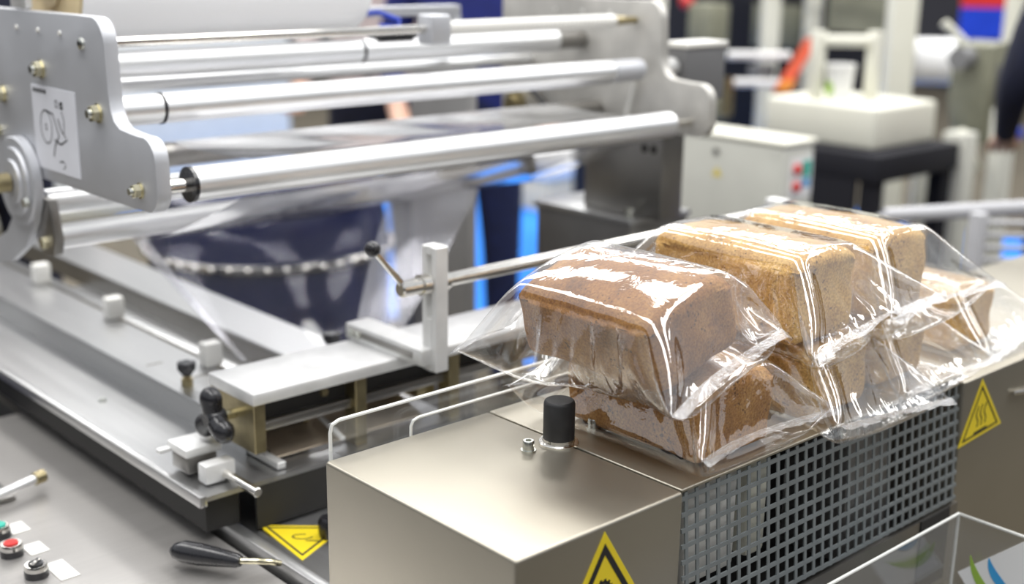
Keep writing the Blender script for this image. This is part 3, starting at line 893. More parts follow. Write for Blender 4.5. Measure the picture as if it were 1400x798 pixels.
# supports of the far plate
obj('post', MB().box(1.600, 1.655, 1.385, 1.565, 1.031, 1.200, 0.002), 'darksteel', uw)
for yy in (1.425, 1.405):
    obj('post_hole', MB().lathe((1.6003, yy, 1.150), (-1, 0, 0), [(0, 0.008), (0.0006, 0.008), (0.0006, 0)], 20), 'blackhole', uw)
obj('near_column', MB().box(0.669, 0.69, 2.02, 2.10, 0.8645, 1.36, 0.003), 'plate', uw)
o = obj('support_column', MB().box(1.634, 1.655, 1.92, 2.11, 0.0, 1.25, 0.003), 'steelgrey')
tag(o, 'tall flat grey steel column behind the slotted bracket', 'column')
pb = thing('pedestal_box', 'dark steel box with a bolt on top under the far roller plate', 'box', (1.64, 1.54, 0.5))
obj('box_body', MB().box(1.572, 1.72, 1.425, 1.655, 0.60, 1.020, 0.002), 'darksteel', pb)
obj('box_lid', MB().box(1.566, 1.724, 1.420, 1.66, 1.0205, 1.0305, 0.002), 'steel', pb)
obj('lid_bolt', MB().lathe((1.583, 1.440, 1.0305), (0, 0, 1), [(0, 0.008), (0.003, 0.008), (0.003, 0.005), (0.010, 0.005), (0.010, 0.009), (0.018, 0.009), (0.018, 0)], 6), 'zinc', pb)
obj('box_stand', MB().box(1.60, 1.71, 1.44, 1.64, 0, 0.60), 'greypaint', pb)
mo = thing('motor_box', 'grey motor box with a pale lid bolted to the far roller plate', 'motor', (1.725, 1.442, 1.22))
obj('motor_body', MB().box(1.677, 1.780, 1.407, 1.457, 1.222, 1.312, 0.002), 'greypaint', mo)
obj('motor_lid', MB().box(1.675, 1.783, 1.404, 1.460, 1.3125, 1.322, 0.002), 'whitep', mo)
obj('drive_shaft', MB().rod((1.646, 1.435, 1.281), (1.677, 1.435, 1.281), 0.016, bev=0.003), 'alu', mo)

# film roll
fr_ = thing('film_roll', 'big white roll of film lying across the top of the unwinder', 'roll', (0.92, 1.66, 1.427))
obj('wound_film', MB().lathe((0.700, 1.66, 1.427), (1, 0, 0), [(0.004, 0.035), (0.002, 0.086), (0.004, 0.09), (0.44, 0.09), (0.455, 0.084), (0.455, 0.035)], 56), 'filmroll', fr_)
obj('roll_edge', MB().lathe((0.700, 1.66, 1.427), (1, 0, 0), [(0.0, 0.036), (0.0, 0.086), (0.0035, 0.0888), (0.0035, 0.036)], 56), 'paperedge', fr_)
obj('core_tube', MB().lathe((0.695, 1.66, 1.427), (1, 0, 0), [(0, 0.028), (0, 0.035), (0.47, 0.035), (0.47, 0.028)], 32), 'card', fr_)
obj('core_shaft', MB().rod((0.64, 1.66, 1.427), (1.64, 1.66, 1.427), 0.014), 'chrome', fr_)
for xa in (X0 + 0.004, RX0 + 0.004):
    obj('shaft_cradle', MB().box(xa, xa + 0.01, 1.635, 1.685, 1.3915, 1.413, 0.002), 'alu', fr_)

# sensor with blue wires behind the roll
t = thing('web_sensor', 'small grey sensor arm with blue wires behind the film roll', 'sensor', (1.29, 1.70, 1.33))
obj('sensor_arm', MB().box(1.20, 1.42, 1.69, 1.72, 1.362, 1.378, 0.003), 'plate', t)
obj('sensor_foot', MB().box(1.40, 1.42, 1.69, 1.72, 1.29, 1.362), 'plate', t)
obj('blue_wire', MB().tube([(1.21, 1.688, 1.368), (1.225, 1.66, 1.372), (1.25, 1.64, 1.360), (1.235, 1.62, 1.350), (1.21, 1.64, 1.352)], 0.004, 8), 'bluec', t)
obj('sensor_eye', MB().box(1.17, 1.20, 1.685, 1.72, 1.355, 1.372, 0.003), 'blackp', t)


# film webs
def web(name, label, fn, nu, nv, mt='web'):
    o = obj(name, MB().sheet([[fn(i / nu, j / nv) for j in range(nv + 1)] for i in range(nu + 1)]), mt, angle=3)
    return tag(o, label, 'film')


def f1(u, v):
    x = 0.80 + 0.70 * v
    y = 1.345 + (1.548 - 1.345) * u
    z = 1.2240 + (1.2200 - 1.2240) * u - 0.006 * math.sin(PI * u) + 0.002 * math.sin(v * 23 + u * 4) * math.sin(PI * u)
    return (x, y, z)


def f2(u, v):
    x = 0.78 + 0.70 * v
    y = 1.332 + (1.606 - 1.332) * u
    z = 1.182 + (1.0785 - 1.182) * u - 0.008 * math.sin(PI * u) + 0.0025 * math.sin(v * 19 + u * 5) * math.sin(PI * u)
    return (x, y, z)


def f3(u, v):
    xa = 0.76 + 0.66 * v
    xb = 0.862 + (1.075 - 0.862) * v
    x = xa + (xb - xa) * u
    y = 1.634 + (1.50 - 0.06 * v - 1.634) * u + 0.012 * math.sin(v * 9 + 1) * u * (1 - u) * 4
    z = 1.100 + (0.915 - 1.100) * u
    return (x, y, z)


web('film_web', 'sheet of clear film stretched flat between the upper rollers', f1, 12, 40, 'web_glare')
web('film_web', 'sheet of clear film sloping down below the front roller', f2, 14, 40, 'web_glare')
def f4(u, v):
    return f3(u, 0.70 + 0.30 * v)[0:1] + (f3(u, 0.70 + 0.30 * v)[1] - 0.012,) + f3(u, 0.70 + 0.30 * v)[2:]


def f5(u, v):
    p = f3(u, 0.035 * v)
    return (p[0] - 0.004, p[1] - 0.006, p[2])


web('film_web', 'added strip of film with a painted pale sheen behind the black ball lever', f4, 20, 10, 'web_glare')  # added layer, its haze paints the veil reflected in the film
web('film_web', 'narrow folded edge of film slanting down to the white guide block', f5, 20, 2, 'web_glare')
web('film_web', 'clear film gathering down to the sealing bar in a triangle', f3, 20, 30)

# ------------------------------------------------------------------ bread loaves
LO = [  # x0, x1, y0, y1, z0, z1 before the roll, material, roll in degrees about the length, dome, label
    (0.886, 1.005, 0.706, 0.888, 1.0012, 1.082, 'bread_mid', 0, 0.016, 'brown brick loaf at the bottom of the pile, nearest the rubber bumper'),
    (1.062, 1.176, 0.708, 0.872, 1.0012, 1.081, 'bread_pale', 0, 0.006, 'pale brick loaf at the bottom of the pile, second from the bumper'),
    (1.214, 1.318, 0.722, 0.880, 1.0012, 1.078, 'bread_pale', 0, 0.006, 'pale brick loaf at the bottom of the pile, third from the bumper'),
    (1.425, 1.530, 0.748, 0.900, 0.9912, 1.072, 'bread_pale', 0, 0.006, 'pale brick loaf lying apart on the dark housing at the far end'),
    (0.822, 0.942, 0.710, 0.892, 1.095, 1.173, 'bread_dark', 15, 0.012, 'dark brown brick loaf tilted on top of the pile, nearest the rubber bumper'),
    (1.040, 1.150, 0.716, 0.910, 1.0850, 1.180, 'bread_pale', 0, 0.006, 'pale brick loaf in the middle of the upper layer'),
    (1.190, 1.303, 0.722, 0.910, 1.0850, 1.178, 'bread_pale', 0, 0.006, 'pale brick loaf at the far end of the upper layer'),
]


def loaf_mesh(x0, x1, y0, y1, z0, z1, seed, dome):
    rng = np.random.RandomState(seed)
    W, Ln, H = x1 - x0, y1 - y0, z1 - z0
    bm = bmesh.new()
    bmesh.ops.create_cube(bm, size=2)
    bmesh.ops.subdivide_edges(bm, edges=bm.edges[:], cuts=15, use_grid_fill=True)
    ph = rng.rand(12) * 6.28
    hx, hy, hz, r = W / 2, Ln / 2, H / 2, 0.011
    for v in bm.verts:
        # keep vertices near the edges so that the rounding is smooth
        def wr(t):
            return math.copysign(abs(t) ** 0.8, t)
        p = Vector((wr(v.co.x) * hx, wr(v.co.y) * hy, wr(v.co.z) * hz))
        q = Vector((max(-hx + r, min(hx - r, p.x)), max(-hy + r, min(hy - r, p.y)), max(-hz + r, min(hz - r, p.z))))
        d = p - q
        if d.length > 1e-7:
            p = q + d.normalized() * r
        n = 0.0012 * (math.sin(p.x * 70 + ph[0]) * math.sin(p.y * 55 + ph[1]) + math.sin(p.z * 90 + ph[2] + p.y * 40)) + 0.0006 * math.sin(p.x * 190 + p.y * 150 + ph[3]) * math.sin(p.z * 170 + ph[4])
        s = p.normalized()
        k = 1 - 0.02 * (p.z < 0) * (-p.z / hz)          # the tin tapers to the bottom
        p = Vector((p.x * k, p.y * (k if False else 1), p.z)) - s * (0.0012 - min(0.0012, n))
        if p.z > hz - r:
            p.z -= 0.005 * (abs(p.x) / hx) ** 3 + 0.003 * (abs(p.y) / hy) ** 4   # the crust rounds off at its rim
        if p.z > 0:
            p.z += dome * (p.z / hz) * (1 - (p.x / hx) ** 2) * (1 - 0.6 * (p.y / hy) ** 2)
        if p.z < -hz + 0.004:
            p.z = max(p.z, -hz)
        v.co = p
    return bm


loaves = []
for i, (x0, x1, y0, y1, z0, z1, mt, rl_, dome, lab) in enumerate(LO):
    me = bpy.data.meshes.new('bread_loaf')
    bm = loaf_mesh(x0, x1, y0, y1, z0, z1, i, dome)
    bm.to_mesh(me)
    bm.free()
    me.shade_smooth()
    me.materials.append(M[mt])
    o = bpy.data.objects.new('bread_loaf', me)
    C.objects.link(o)
    o.location = ((x0 + x1) / 2, (y0 + y1) / 2, (z0 + z1) / 2)
    o.rotation_euler = (0, -math.radians(rl_), 0)
    tag(o, lab, 'bread', 'bread loaves in the pile')

# ------------------------------------------------------------------ plastic bags: two sheets welded at both ends, let down over the loaves
nb, NU, NV = len(LO), 72, 84
A = np.array([l[:6] for l in LO], dtype=np.float32)
cen = np.stack([(A[:, 0] + A[:, 1]) / 2, (A[:, 2] + A[:, 3]) / 2, (A[:, 4] + A[:, 5]) / 2], 1)
half = np.stack([(A[:, 1] - A[:, 0]) / 2, (A[:, 3] - A[:, 2]) / 2, (A[:, 5] - A[:, 4]) / 2], 1)
ROT = [np.array([[math.cos(t_), 0, math.sin(t_)], [0, 1, 0], [-math.sin(t_), 0, math.cos(t_)]], np.float32) for t_ in [math.radians(l[7]) for l in LO]]   # local row vector @ ROT = world
DOME = np.array([l[8] for l in LO], np.float32)
per = (4 * (half[:, 0] + half[:, 2]) * np.array([1.12, 1.16, 1.16, 1.16, 1.12, 1.16, 1.16])).astype(np.float32)
tail = np.array([0.022, 0.048, 0.045, 0.05, 0.036, 0.04, 0.04])     # free film beyond the loaf at each end
SHIFT = [(0.015, 0.0), (0.03, 0.0), (0.02, 0.0), (0.03, 0.01), (0.055, -0.03), (0.02, -0.02), (0.02, 0.0)]   # how far the front and back welds sit off the loaf's middle
LIFT = [(-0.018, 0), (-0.01, 0), (-0.01, 0), (-0.012, 0), (0.0, -0.01), (0, 0), (0, 0)]
length = (2 * half[:, 1] + 2 * half[:, 2] * 1.05 + 2 * tail).astype(np.float32)
P = np.zeros((nb, NV, NU, 3), np.float32)
for b in range(nb):
    gap = (per[b] - 4 * (half[b, 0] + half[b, 2])) / 8
    hx, hz = half[b, 0] + gap, half[b, 2] + gap
    corners = [(hx, 0), (hx, hz), (-hx, hz), (-hx, -hz), (hx, -hz), (hx, 0)]
    seg = [hz, 2 * hx, 2 * hz, 2 * hx, hz]
    cum = np.concatenate([[0], np.cumsum(seg)])
    loop = []
    for k in range(NU):
        s = cum[-1] * k / NU
        j = min(int(np.searchsorted(cum, s, 'right')) - 1, 4)
        t_ = (s - cum[j]) / seg[j]
        loop.append((corners[j][0] * (1 - t_) + corners[j + 1][0] * t_, corners[j][1] * (1 - t_) + corners[j + 1][1] * t_))
    loop = np.array(loop)
    kk = np.arange(NU)
    flatx = np.where(kk <= NU // 2, per[b] / 4 - per[b] / 2 * kk / (NU // 2), -per[b] / 4 + per[b] / 2 * (kk - NU // 2) / (NU // 2))
    for v in range(NV):
        yv = -length[b] / 2 + length[b] * v / (NV - 1)
        a = np.clip((abs(yv) - half[b, 1] * 1.0) / (half[b, 2] * 0.9), 0, 1)
        a = a * a * (3 - 2 * a)
        e_ = 0 if yv < 0 else 1
        loc_ = np.stack([loop[:, 0] * (1 - a) + (flatx + SHIFT[b][e_]) * a, np.full(NU, yv), loop[:, 1] * (1 - a) + LIFT[b][e_] * a], 1)
        P[b, v] = loc_ @ ROT[b] + cen[b]
P += np.random.normal(0, 0.0026, P.shape).astype(np.float32)
du = (per / NU)[:, None, None]
dv = (length / (NV - 1))[:, None, None]
dd = np.sqrt(du ** 2 + dv ** 2)
prev = P.copy()


def con(A_, B_, rest, k, short):
    d = B_ - A_
    l = np.sqrt((d * d).sum(-1)) + 1e-9
    c = (l - rest) / l
    if short:
        c = np.minimum(c, 0)
    c = d * (0.5 * k * c)[..., None]
    A_ += c
    B_ -= c


def passes(P, k_diag=0.75):
    # structural threads round the bag, in two colours
    con(P[:, :, 0::2], P[:, :, 1::2], du, 1.0, False)
    R_ = np.roll(P, -1, 2)
    con(R_[:, :, 0::2], R_[:, :, 1::2], du, 1.0, False)
    P = np.roll(R_, 1, 2)
    # threads along the bag
    con(P[:, 0::2], P[:, 1::2], dv, 1.0, False)
    con(P[:, 1:-1:2], P[:, 2::2], dv, 1.0, False)
    # shear
    for su in (1, -1):
        for o_ in (0, 1):
            Q = np.roll(P[:, 1 + o_::2], -su, 2)
            con(P[:, o_:NV - 1:2], Q[:, :len(range(o_, NV - 1, 2))], dd, k_diag, False)
            P[:, 1 + o_::2] = np.roll(Q, su, 2)
    # the film resists sharp folding
    for st in (2, 4):
        kb = 0.12 if st == 2 else 0.04
        for o_ in range(0, 2 * st, st):
            n_ = (NV - o_) // (2 * st) * 2 * st
            V4 = P[:, o_:o_ + n_].reshape(nb, n_ // (2 * st), 2, st, NU, 3)
            X_ = V4[:, :, 0].reshape(nb, -1, NU, 3).copy()
            Y_ = V4[:, :, 1].reshape(nb, -1, NU, 3).copy()
            con(X_, Y_, st * dv * 0.97, kb, True)
            V4[:, :, 0] = X_.reshape(V4[:, :, 0].shape)
            V4[:, :, 1] = Y_.reshape(V4[:, :, 1].shape)
            P[:, o_:o_ + n_] = V4.reshape(nb, n_, NU, 3)
        Q = np.roll(P, -st, 2)
        d = Q - P
        l = np.sqrt((d * d).sum(-1)) + 1e-9
        c = np.minimum((l - st * du * 0.95) / l, 0)
        c = (d * (0.3 * kb * c)[..., None])
        P += c
        P -= np.roll(c, st, 2)
    return P


mir = (-np.arange(NU)) % NU


def collide(P, prev):
    hit = np.zeros(P.shape[:3], bool)
    for j in range(nb):
        r = 0.008
        marg = np.full((nb, 1, 1), 0.0035, np.float32)
        marg[j] = 0.0018
        rel = (P - cen[j]) @ ROT[j].T
        far = (np.abs(rel[..., 1]) < half[j, 1] + 0.01) & (np.abs(rel[..., 0]) < half[j, 0] + 0.01) & (np.abs(rel[..., 2]) < half[j, 2] + 0.03)
        idx = np.nonzero(far)
        if len(idx[0]) == 0:
            continue
        q0 = rel[idx]
        m = marg[idx[0], 0, 0]
        up_ = DOME[j] * np.maximum(0, 1 - (q0[:, 0] / half[j, 0]) ** 2) * np.maximum(0, 1 - 0.6 * (q0[:, 1] / half[j, 1]) ** 2) * (q0[:, 2] > 0)
        q0 = q0.copy()
        q0[:, 2] -= up_
        q = np.abs(q0) - (half[j] - r)
        qp = np.maximum(q, 0)
        ln = np.sqrt((qp * qp).sum(-1))
        sd = ln + np.minimum(q.max(-1), 0) - r - m
        inside = sd < 0
        if not inside.any():
            continue
        q0, q, qp, ln, sd = q0[inside], q[inside], qp[inside], ln[inside], sd[inside]
        sg = np.sign(q0)
        n = np.where(ln[:, None] > 1e-6, qp / (ln[:, None] + 1e-9), np.eye(3)[q.argmax(-1)]) * sg
        ii = tuple(a[inside] for a in idx)
        P[ii] += ((n * (-sd)[:, None]) @ ROT[j]).astype(np.float32)
        hit[ii] = True
    # table tops
    top = np.where(P[..., 0] > 1.348, 0.9912, 1.0008)
    on = (P[..., 1] > 0.6875) & (P[..., 1] < 0.957) & (P[..., 2] < top) & (P[..., 2] > top - 0.03)
    P[..., 2] = np.where(on, top, P[..., 2])
    hit |= on
    prev[hit] += 0.55 * (P[hit] - prev[hit])
    return P, prev


STEPS, ITER = 55, 14
for s in range(STEPS):
    vel = (P - prev) * 0.92
    prev = P.copy()
    P += vel
    if s < STEPS - 6:
        P[..., 2] -= 0.38 * (1 / 70) ** 2
    if s < 20:                                   # the machine draws the ends of the film out taut
        pull = 0.0012 * (1 - s / 20)
        P[:, :4, :, 1] -= pull
        P[:, -4:, :, 1] += pull
    for it in range(ITER):
        P = passes(P)
        for sl_ in (slice(0, 4), slice(NV - 4, NV)):     # welded seals
            av = (P[:, sl_] + P[:, sl_][:, :, mir]) * 0.5
            P[:, sl_] = av
        if it % 3 == 2:
            P, prev = collide(P, prev)
BAG = ['clear plastic bag around the lowest loaf nearest the rubber bumper', 'clear plastic bag around the second bottom loaf, draped over the grid edge',
       'clear plastic bag around the third bottom loaf above the end of the grid', 'clear plastic bag around the loaf lying apart at the far end',
       'glossy clear plastic bag around the dark brown top loaf', 'clear plastic bag around the middle loaf of the upper layer', 'clear plastic bag around the far loaf of the upper layer']
for b in range(nb):
    t = thing('plastic_bag', BAG[b], 'bag', (float(cen[b, 0]), float(cen[b, 1]), float(A[b, 4])), 'plastic bags around the loaves')
    Pb = P[b]
    # front and back halves of the weld kept a hair apart
    def strip(v0, v1):
        m = MB()
        w = v1 - v0 + 1
        vs = Pb[v0:v1 + 1].reshape(-1, 3)
        fs = []
        for i in range(w - 1):
            for k in range(NU):
                fs.append((i * NU + k, i * NU + (k + 1) % NU, (i + 1) * NU + (k + 1) % NU, (i + 1) * NU + k))
        m.add(vs.tolist(), fs)
        return m

    def seal(v0, v1):
        m = MB()
        rows = [[tuple(Pb[v, k]) for k in range(NU // 2 + 1)] for v in range(v0, v1 + 1)]
        return m.sheet(rows)
    o = obj('film', strip(3, NV - 4), 'film', t, angle=3.2)
    md = o.modifiers.new('smooth', 'SUBSURF')
    md.levels = md.render_levels = 1
    for (a, c_) in ((0, 3), (NV - 4, NV - 1)):
        o = obj('seal_strip', seal(a, c_), 'seal', t, angle=3.2)
        md = o.modifiers.new('smooth', 'SUBSURF')
        md.levels = md.render_levels = 1


# ------------------------------------------------------------------ people
def person(label, x, y, face, shirt, trousers, hgt=1.78, arm=0.18):
    """standing figure; face: heading in radians of where the person looks"""
    s = hgt / 1.78
    co, rd, ed = [], [], []

    def V(px, py, pz, r, par=None):
        co.append((px * s, py * s, pz * s))
        rd.append(r * s)
        if par is not None:
            ed.append((par, len(co) - 1))
        return len(co) - 1
    pel = V(0, 0, 0.96, 0.145)
    wai = V(0, 0, 1.10, 0.135, pel)
    che = V(0, 0.01, 1.30, 0.155, wai)
    nck = V(0, 0, 1.46, 0.075, che)
    nk2 = V(0, 0.01, 1.54, 0.056, nck)
    hd1 = V(0, 0.025, 1.60, 0.082, nk2)
    hd2 = V(0, 0.025, 1.70, 0.088, hd1)
    nose = V(0, 0.115, 1.635, 0.018, hd1)
    for sd in (-1, 1):
        V(sd * 0.092, 0.015, 1.64, 0.018, hd1)
        hip = V(sd * 0.095, 0, 0.88, 0.098, pel)
        kn_ = V(sd * 0.11, 0.02, 0.50, 0.068, hip)
        an_ = V(sd * 0.115, -0.01, 0.09, 0.050, kn_)
        V(sd * 0.125, 0.13, 0.045, 0.042, an_)
        sh = V(sd * 0.17, 0, 1.42, 0.075, che)
        el = V(sd * 0.25, -0.02, 1.13, 0.050, sh)
        wr = V(sd * 0.23, arm, 0.98, 0.034, el)
        pa = V(sd * 0.22, arm + 0.07, 0.95, 0.034, wr)
        for f in range(4):
            f1_ = V(sd * (0.195 + 0.018 * f), arm + 0.13, 0.935, 0.0095, pa)
            V(sd * (0.195 + 0.018 * f), arm + 0.155 - 0.006 * abs(f - 1.5), 0.905, 0.0085, f1_)
        V(sd * 0.178, arm + 0.09, 0.93, 0.010, pa)
    me = bpy.data.meshes.new('body')
    me.from_pydata(co, ed, [])
    ob_ = bpy.data.objects.new('body_tmp', me)
    C.objects.link(ob_)
    md = ob_.modifiers.new('skin', 'SKIN')
    if not me.skin_vertices:
        bm = bmesh.new()
        bm.from_mesh(me)
        bm.verts.layers.skin.verify()
        bm.to_mesh(me)
        bm.free()
    for i, sv in enumerate(me.skin_vertices[0].data):
        wide = 1.25 if i in (0, 1, 2) else 1.0
        sv.radius = (rd[i] * wide, rd[i] * (0.9 if i < 3 else 1))
        sv.use_root = (i == 0)
    m2 = ob_.modifiers.new('sub', 'SUBSURF')
    m2.levels = m2.render_levels = 1
    dg = bpy.context.evaluated_depsgraph_get()
    dg.update()
    new = bpy.data.meshes.new_from_object(ob_.evaluated_get(dg))
    bpy.data.objects.remove(ob_)
    new.shade_smooth()
    new.materials.clear()
    for k in (shirt, trousers, 'skin', 'black'):
        new.materials.append(M[k])
    for p in new.polygons:
        c_ = p.center / s
        mi = 0
        if c_.z > 1.50:
            mi = 2
        elif c_.z < 0.08 or (c_.y > 0.06 and c_.z < 0.1):
            mi = 3
        elif abs(c_.x) > 0.15 and c_.y > arm - 0.01 and c_.z < 1.02:
            mi = 2
        elif c_.z < 0.98 and abs(c_.x) < 0.19:
            mi = 1
        p.material_index = mi
    root = bpy.data.objects.new('person', None)
    C.objects.link(root)
    root.location = (x, y, 0.006)
    root.rotation_euler = (0, 0, face - PI / 2)
    tag(root, label, 'person')
    o = bpy.data.objects.new('body', new)
    C.objects.link(o)
    o.parent = root
    hb = MB().ball((0, 0.005 * s, 1.715 * s), 0.105 * s, 18, 0.95, 1.05, 0.92)
    hb.v = [(a, b_, max(c_, 1.60 * s + (0.10 * s if b_ > 0.05 * s else 0))) for (a, b_, c_) in hb.v]
    hm = bpy.data.meshes.new('hair')
    hm.from_pydata(hb.v, [], hb.f)
    hm.shade_smooth()
    hm.materials.append(M['hair'])
    ho = bpy.data.objects.new('hair', hm)
    C.objects.link(ho)
    ho.parent = root
    return root


person('person in royal blue top and dark navy trousers standing behind the rollers', 2.66, 3.13, -2.2, 'royal', 'navyc')
person('person in a pale pinkish shirt standing behind the white film roll', 2.75, 3.75, -2.4, 'lilac', 'navyj')
person('person in dark navy clothes at the right edge by the pale machine', 3.38, 1.40, 0.6, 'navyj', 'navyj')
person('person in navy clothes standing behind the near side plate at the top corner', 1.20, 3.36, -1.6, 'navyj', 'navyj')

# ------------------------------------------------------------------ background of the hall
t = thing('navy_drum', 'glossy dark navy drum with a steel band behind the film', 'drum', (1.535, 2.52, 0.006))
obj('drum_body', MB().lathe((1.535, 2.52, 0.006), (0, 0, 1), [(0, 0.25), (0.02, 0.26), (0.30, 0.275), (0.84, 0.275), (0.90, 0.262), (0.905, 0.25), (0.905, 0)], 48), 'barrel', t)
obj('steel_band', MB().lathe((1.535, 2.52, 0.79), (0, 0, 1), [(0, 0.2755), (0.004, 0.283), (0.018, 0.283), (0.022, 0.2755)], 48), 'chrome', t)
for k in range(44):
    a = 2 * PI * k / 44
    obj('rivet_or_glint', MB().ball((1.535 + 0.284 * math.cos(a), 2.52 + 0.284 * math.sin(a), 0.801), 0.0085, 10), 'chrome', t)  # added chrome balls that catch lamp glints as a row of bright dots
obj('drum_lid', MB().lathe((1.535, 2.52, 0.9115), (0, 0, 1), [(0, 0.262), (0.02, 0.262), (0.03, 0.25), (0.03, 0)], 48), 'barrel', t)

# control cabinet
t = thing('control_cabinet', 'cream control cabinet with red and green buttons behind the bread', 'cabinet', (2.62, 2.0, 0))
obj('cabinet_body', MB().box(2.56, 2.685, 1.825, 2.19, 0.66, 1.01, 0.012, 3), 'creamd', t)
obj('cabinet_top', MB().box(2.555, 2.69, 1.82, 2.195, 1.0105, 1.022, 0.005), 'cream', t)
obj('cabinet_stand', MB().box(2.58, 2.67, 1.87, 2.12, 0, 0.66, 0.003), 'greypaint', t)
obj('yellow_sticker', MB().poly3([(2.5594, 2.030, 0.935), (2.5594, 2.045, 0.912), (2.5594, 2.015, 0.912)], 0.0006, (-1, 0, 0)), 'yellow', t, smooth=False)
obj('cam_lock', MB().lathe((2.56, 2.035, 0.975), (-1, 0, 0), [(0, 0.009), (0.006, 0.008), (0.006, 0)], 16), 'darksteel', t)
obj('button_plate', MB().box(2.585, 2.675, 1.823, 1.8255, 0.88, 0.98), 'paper', t)
obj('display', MB().box(2.635, 2.665, 1.820, 1.8225, 0.93, 0.97), 'green', t)
obj('blue_key', MB().box(2.637, 2.663, 1.820, 1.8225, 0.905, 0.925), 'bluel', t)
for zz in (0.952, 0.908):
    obj('red_button', MB().lathe((2.608, 1.823, zz), (0, -1, 0), [(0, 0.013), (0.008, 0.013), (0.012, 0.009), (0.012, 0)], 20), 'red', t)

# cream bench machine with its hoop frame
t = thing('bench_machine', 'cream bench machine with an upright hoop frame on a black table', 'machine', (3.45, 2.22, 0.905))
obj('machine_body', MB().box(3.282, 3.62, 2.03, 2.425, 0.905, 1.030, 0.012, 3), 'cream', t)
for (x, y) in ((3.343, 2.288), (3.475, 2.177)):
    obj('frame_post', MB().box(x - 0.018, x + 0.018, y - 0.018, y + 0.018, 1.0305, 1.235, 0.004), 'cream', t)
obj('frame_bar', MB().rod((3.343, 2.288, 1.205), (3.475, 2.177, 1.205), 0.018), 'cream', t)
t = thing('paper_cup', 'white paper cup with green print standing on the cream machine', 'cup', (3.39, 2.235, 1.0305))
obj('cup_wall', MB().lathe((3.39, 2.235, 1.0305), (0, 0, 1), [(0, 0.034), (0.004, 0.035), (0.100, 0.045), (0.105, 0.047), (0.107, 0.044), (0.02, 0.032)], 28), 'paper', t)
obj('green_print', MB().prism([(3.352, 2.232), (3.352, 2.256), (3.3505, 2.256), (3.3505, 2.232)], 1.045, 1.085, 'z'), 'greenl', t)
t = thing('black_table', 'black table carrying the cream bench machine', 'table', (3.45, 2.2, 0))
obj('table_top', MB().box(3.20, 3.655, 1.96, 2.47, 0.825, 0.9045, 0.004), 'black', t)
for (x, y) in ((3.24, 2.0), (3.62, 2.0), (3.24, 2.41), (3.62, 2.41)):
    obj('leg', MB().box(x - 0.025, x + 0.025, y - 0.025, y + 0.025, 0, 0.825), 'black', t)
obj('table_skirt', MB().box(3.20, 3.214, 2.03, 2.38, 0.02, 0.825), 'black', t)
for k, (x, y) in enumerate(((3.80, 2.33), (3.90, 2.22), (4.00, 2.12))):
    o = obj('pipe_post', MB().rod((x, y, 0.006), (x, y, 0.80), 0.032), 'creamd')
    tag(o, ('pale pipe standing behind the black table, nearest the cabinet', 'pale pipe standing behind the black table, second of three', 'pale pipe standing behind the black table, nearest the wire rack')[k], 'post', 'pale pipes behind the black table')

# packing line far behind: posts, rollers and dark panels
t = thing('packing_line', 'tall pale machine frame with cross rollers far behind the cabinet', 'machine', (4.3, 3.0, 0))
for (x, y, w) in ((4.479, 3.090, 0.085), (4.339, 3.212, 0.072), (4.197, 2.528, 0.092), (3.93, 3.45, 0.05)):
    obj('frame_post', MB().box(x - w / 2, x + w / 2, y - w / 2, y + w / 2, 0.0065, 1.85, 0.004, rz=0.83), 'cream', t)
for zz, dx in ((1.074, 0.0), (0.971, -0.02)):
    obj('cross_roller', MB().rod((3.96 + dx, 3.12, zz), (4.14 + dx, 2.96, zz), 0.016), 'paper', t)
for zz in (1.33, 0.80):
    obj('cross_bar', MB().rod((4.34, 3.21, zz), (4.20, 2.53, zz), 0.022), 'creamd', t)
obj('dark_panel', MB().box(4.62, 4.66, 3.0, 4.6, 0.0065, 1.7), 'black', t)
obj('control_board', MB().box(4.60, 4.618, 3.25, 3.50, 1.06, 1.24, 0.004), 'oliv', t)
obj('control_board', MB().box(4.60, 4.618, 3.02, 3.20, 0.98, 1.34, 0.004), 'creamd', t)
obj('green_motor', MB().box(4.02, 4.14, 3.26, 3.38, 1.08, 1.26, 0.01), 'oliv', t)
obj('brass_chain', MB().box(3.86, 3.88, 3.02, 3.06, 0.86, 1.00), 'brass', t)
obj('black_cover', MB().box(4.42, 4.46, 2.62, 3.02, 0.70, 1.34), 'black', t)
obj('black_cover', MB().box(4.20, 4.24, 3.36, 3.90, 0.60, 1.5), 'black', t)
obj('mesh_cover', MB().box(4.40, 4.418, 2.70, 2.98, 1.16, 1.30), 'oliv', t)
obj('red_lamp', MB().ball((4.06, 3.42, 1.26), 0.03), 'red', t)
obj('gear_case', MB().box(3.90, 3.98, 3.10, 3.22, 0.83, 0.93, 0.01), 'oliv', t)
obj('gear_case', MB().box(4.06, 4.14, 3.02, 3.10, 0.98, 1.04, 0.01), 'greypaint', t)
obj('bottom_beam', MB().box(3.9, 4.5, 2.9, 2.96, 0.70, 0.76), 'oliv', t)
t = thing('inclined_conveyor', 'red and orange inclined strip beside the hoop frame', 'conveyor', (4.05, 2.88, 0))
o = MB().poly3([(3.985, 2.915, 0.955), (4.02, 2.875, 0.955), (4.135, 2.825, 1.150), (4.10, 2.865, 1.150)], 0.02, (0.6, 0.6, -0.4))
obj('red_strip', o, 'redor', t, smooth=False)
obj('orange_tip', MB().poly3([(3.982, 2.905, 0.95), (4.017, 2.865, 0.95), (4.04, 2.855, 0.99), (4.005, 2.895, 0.99)], 0.022, (-0.6, -0.6, 0.4)), 'orange', t, smooth=False)
obj('support', MB().box(4.06, 4.09, 2.86, 2.89, 0.0065, 1.02), 'greypaint', t)

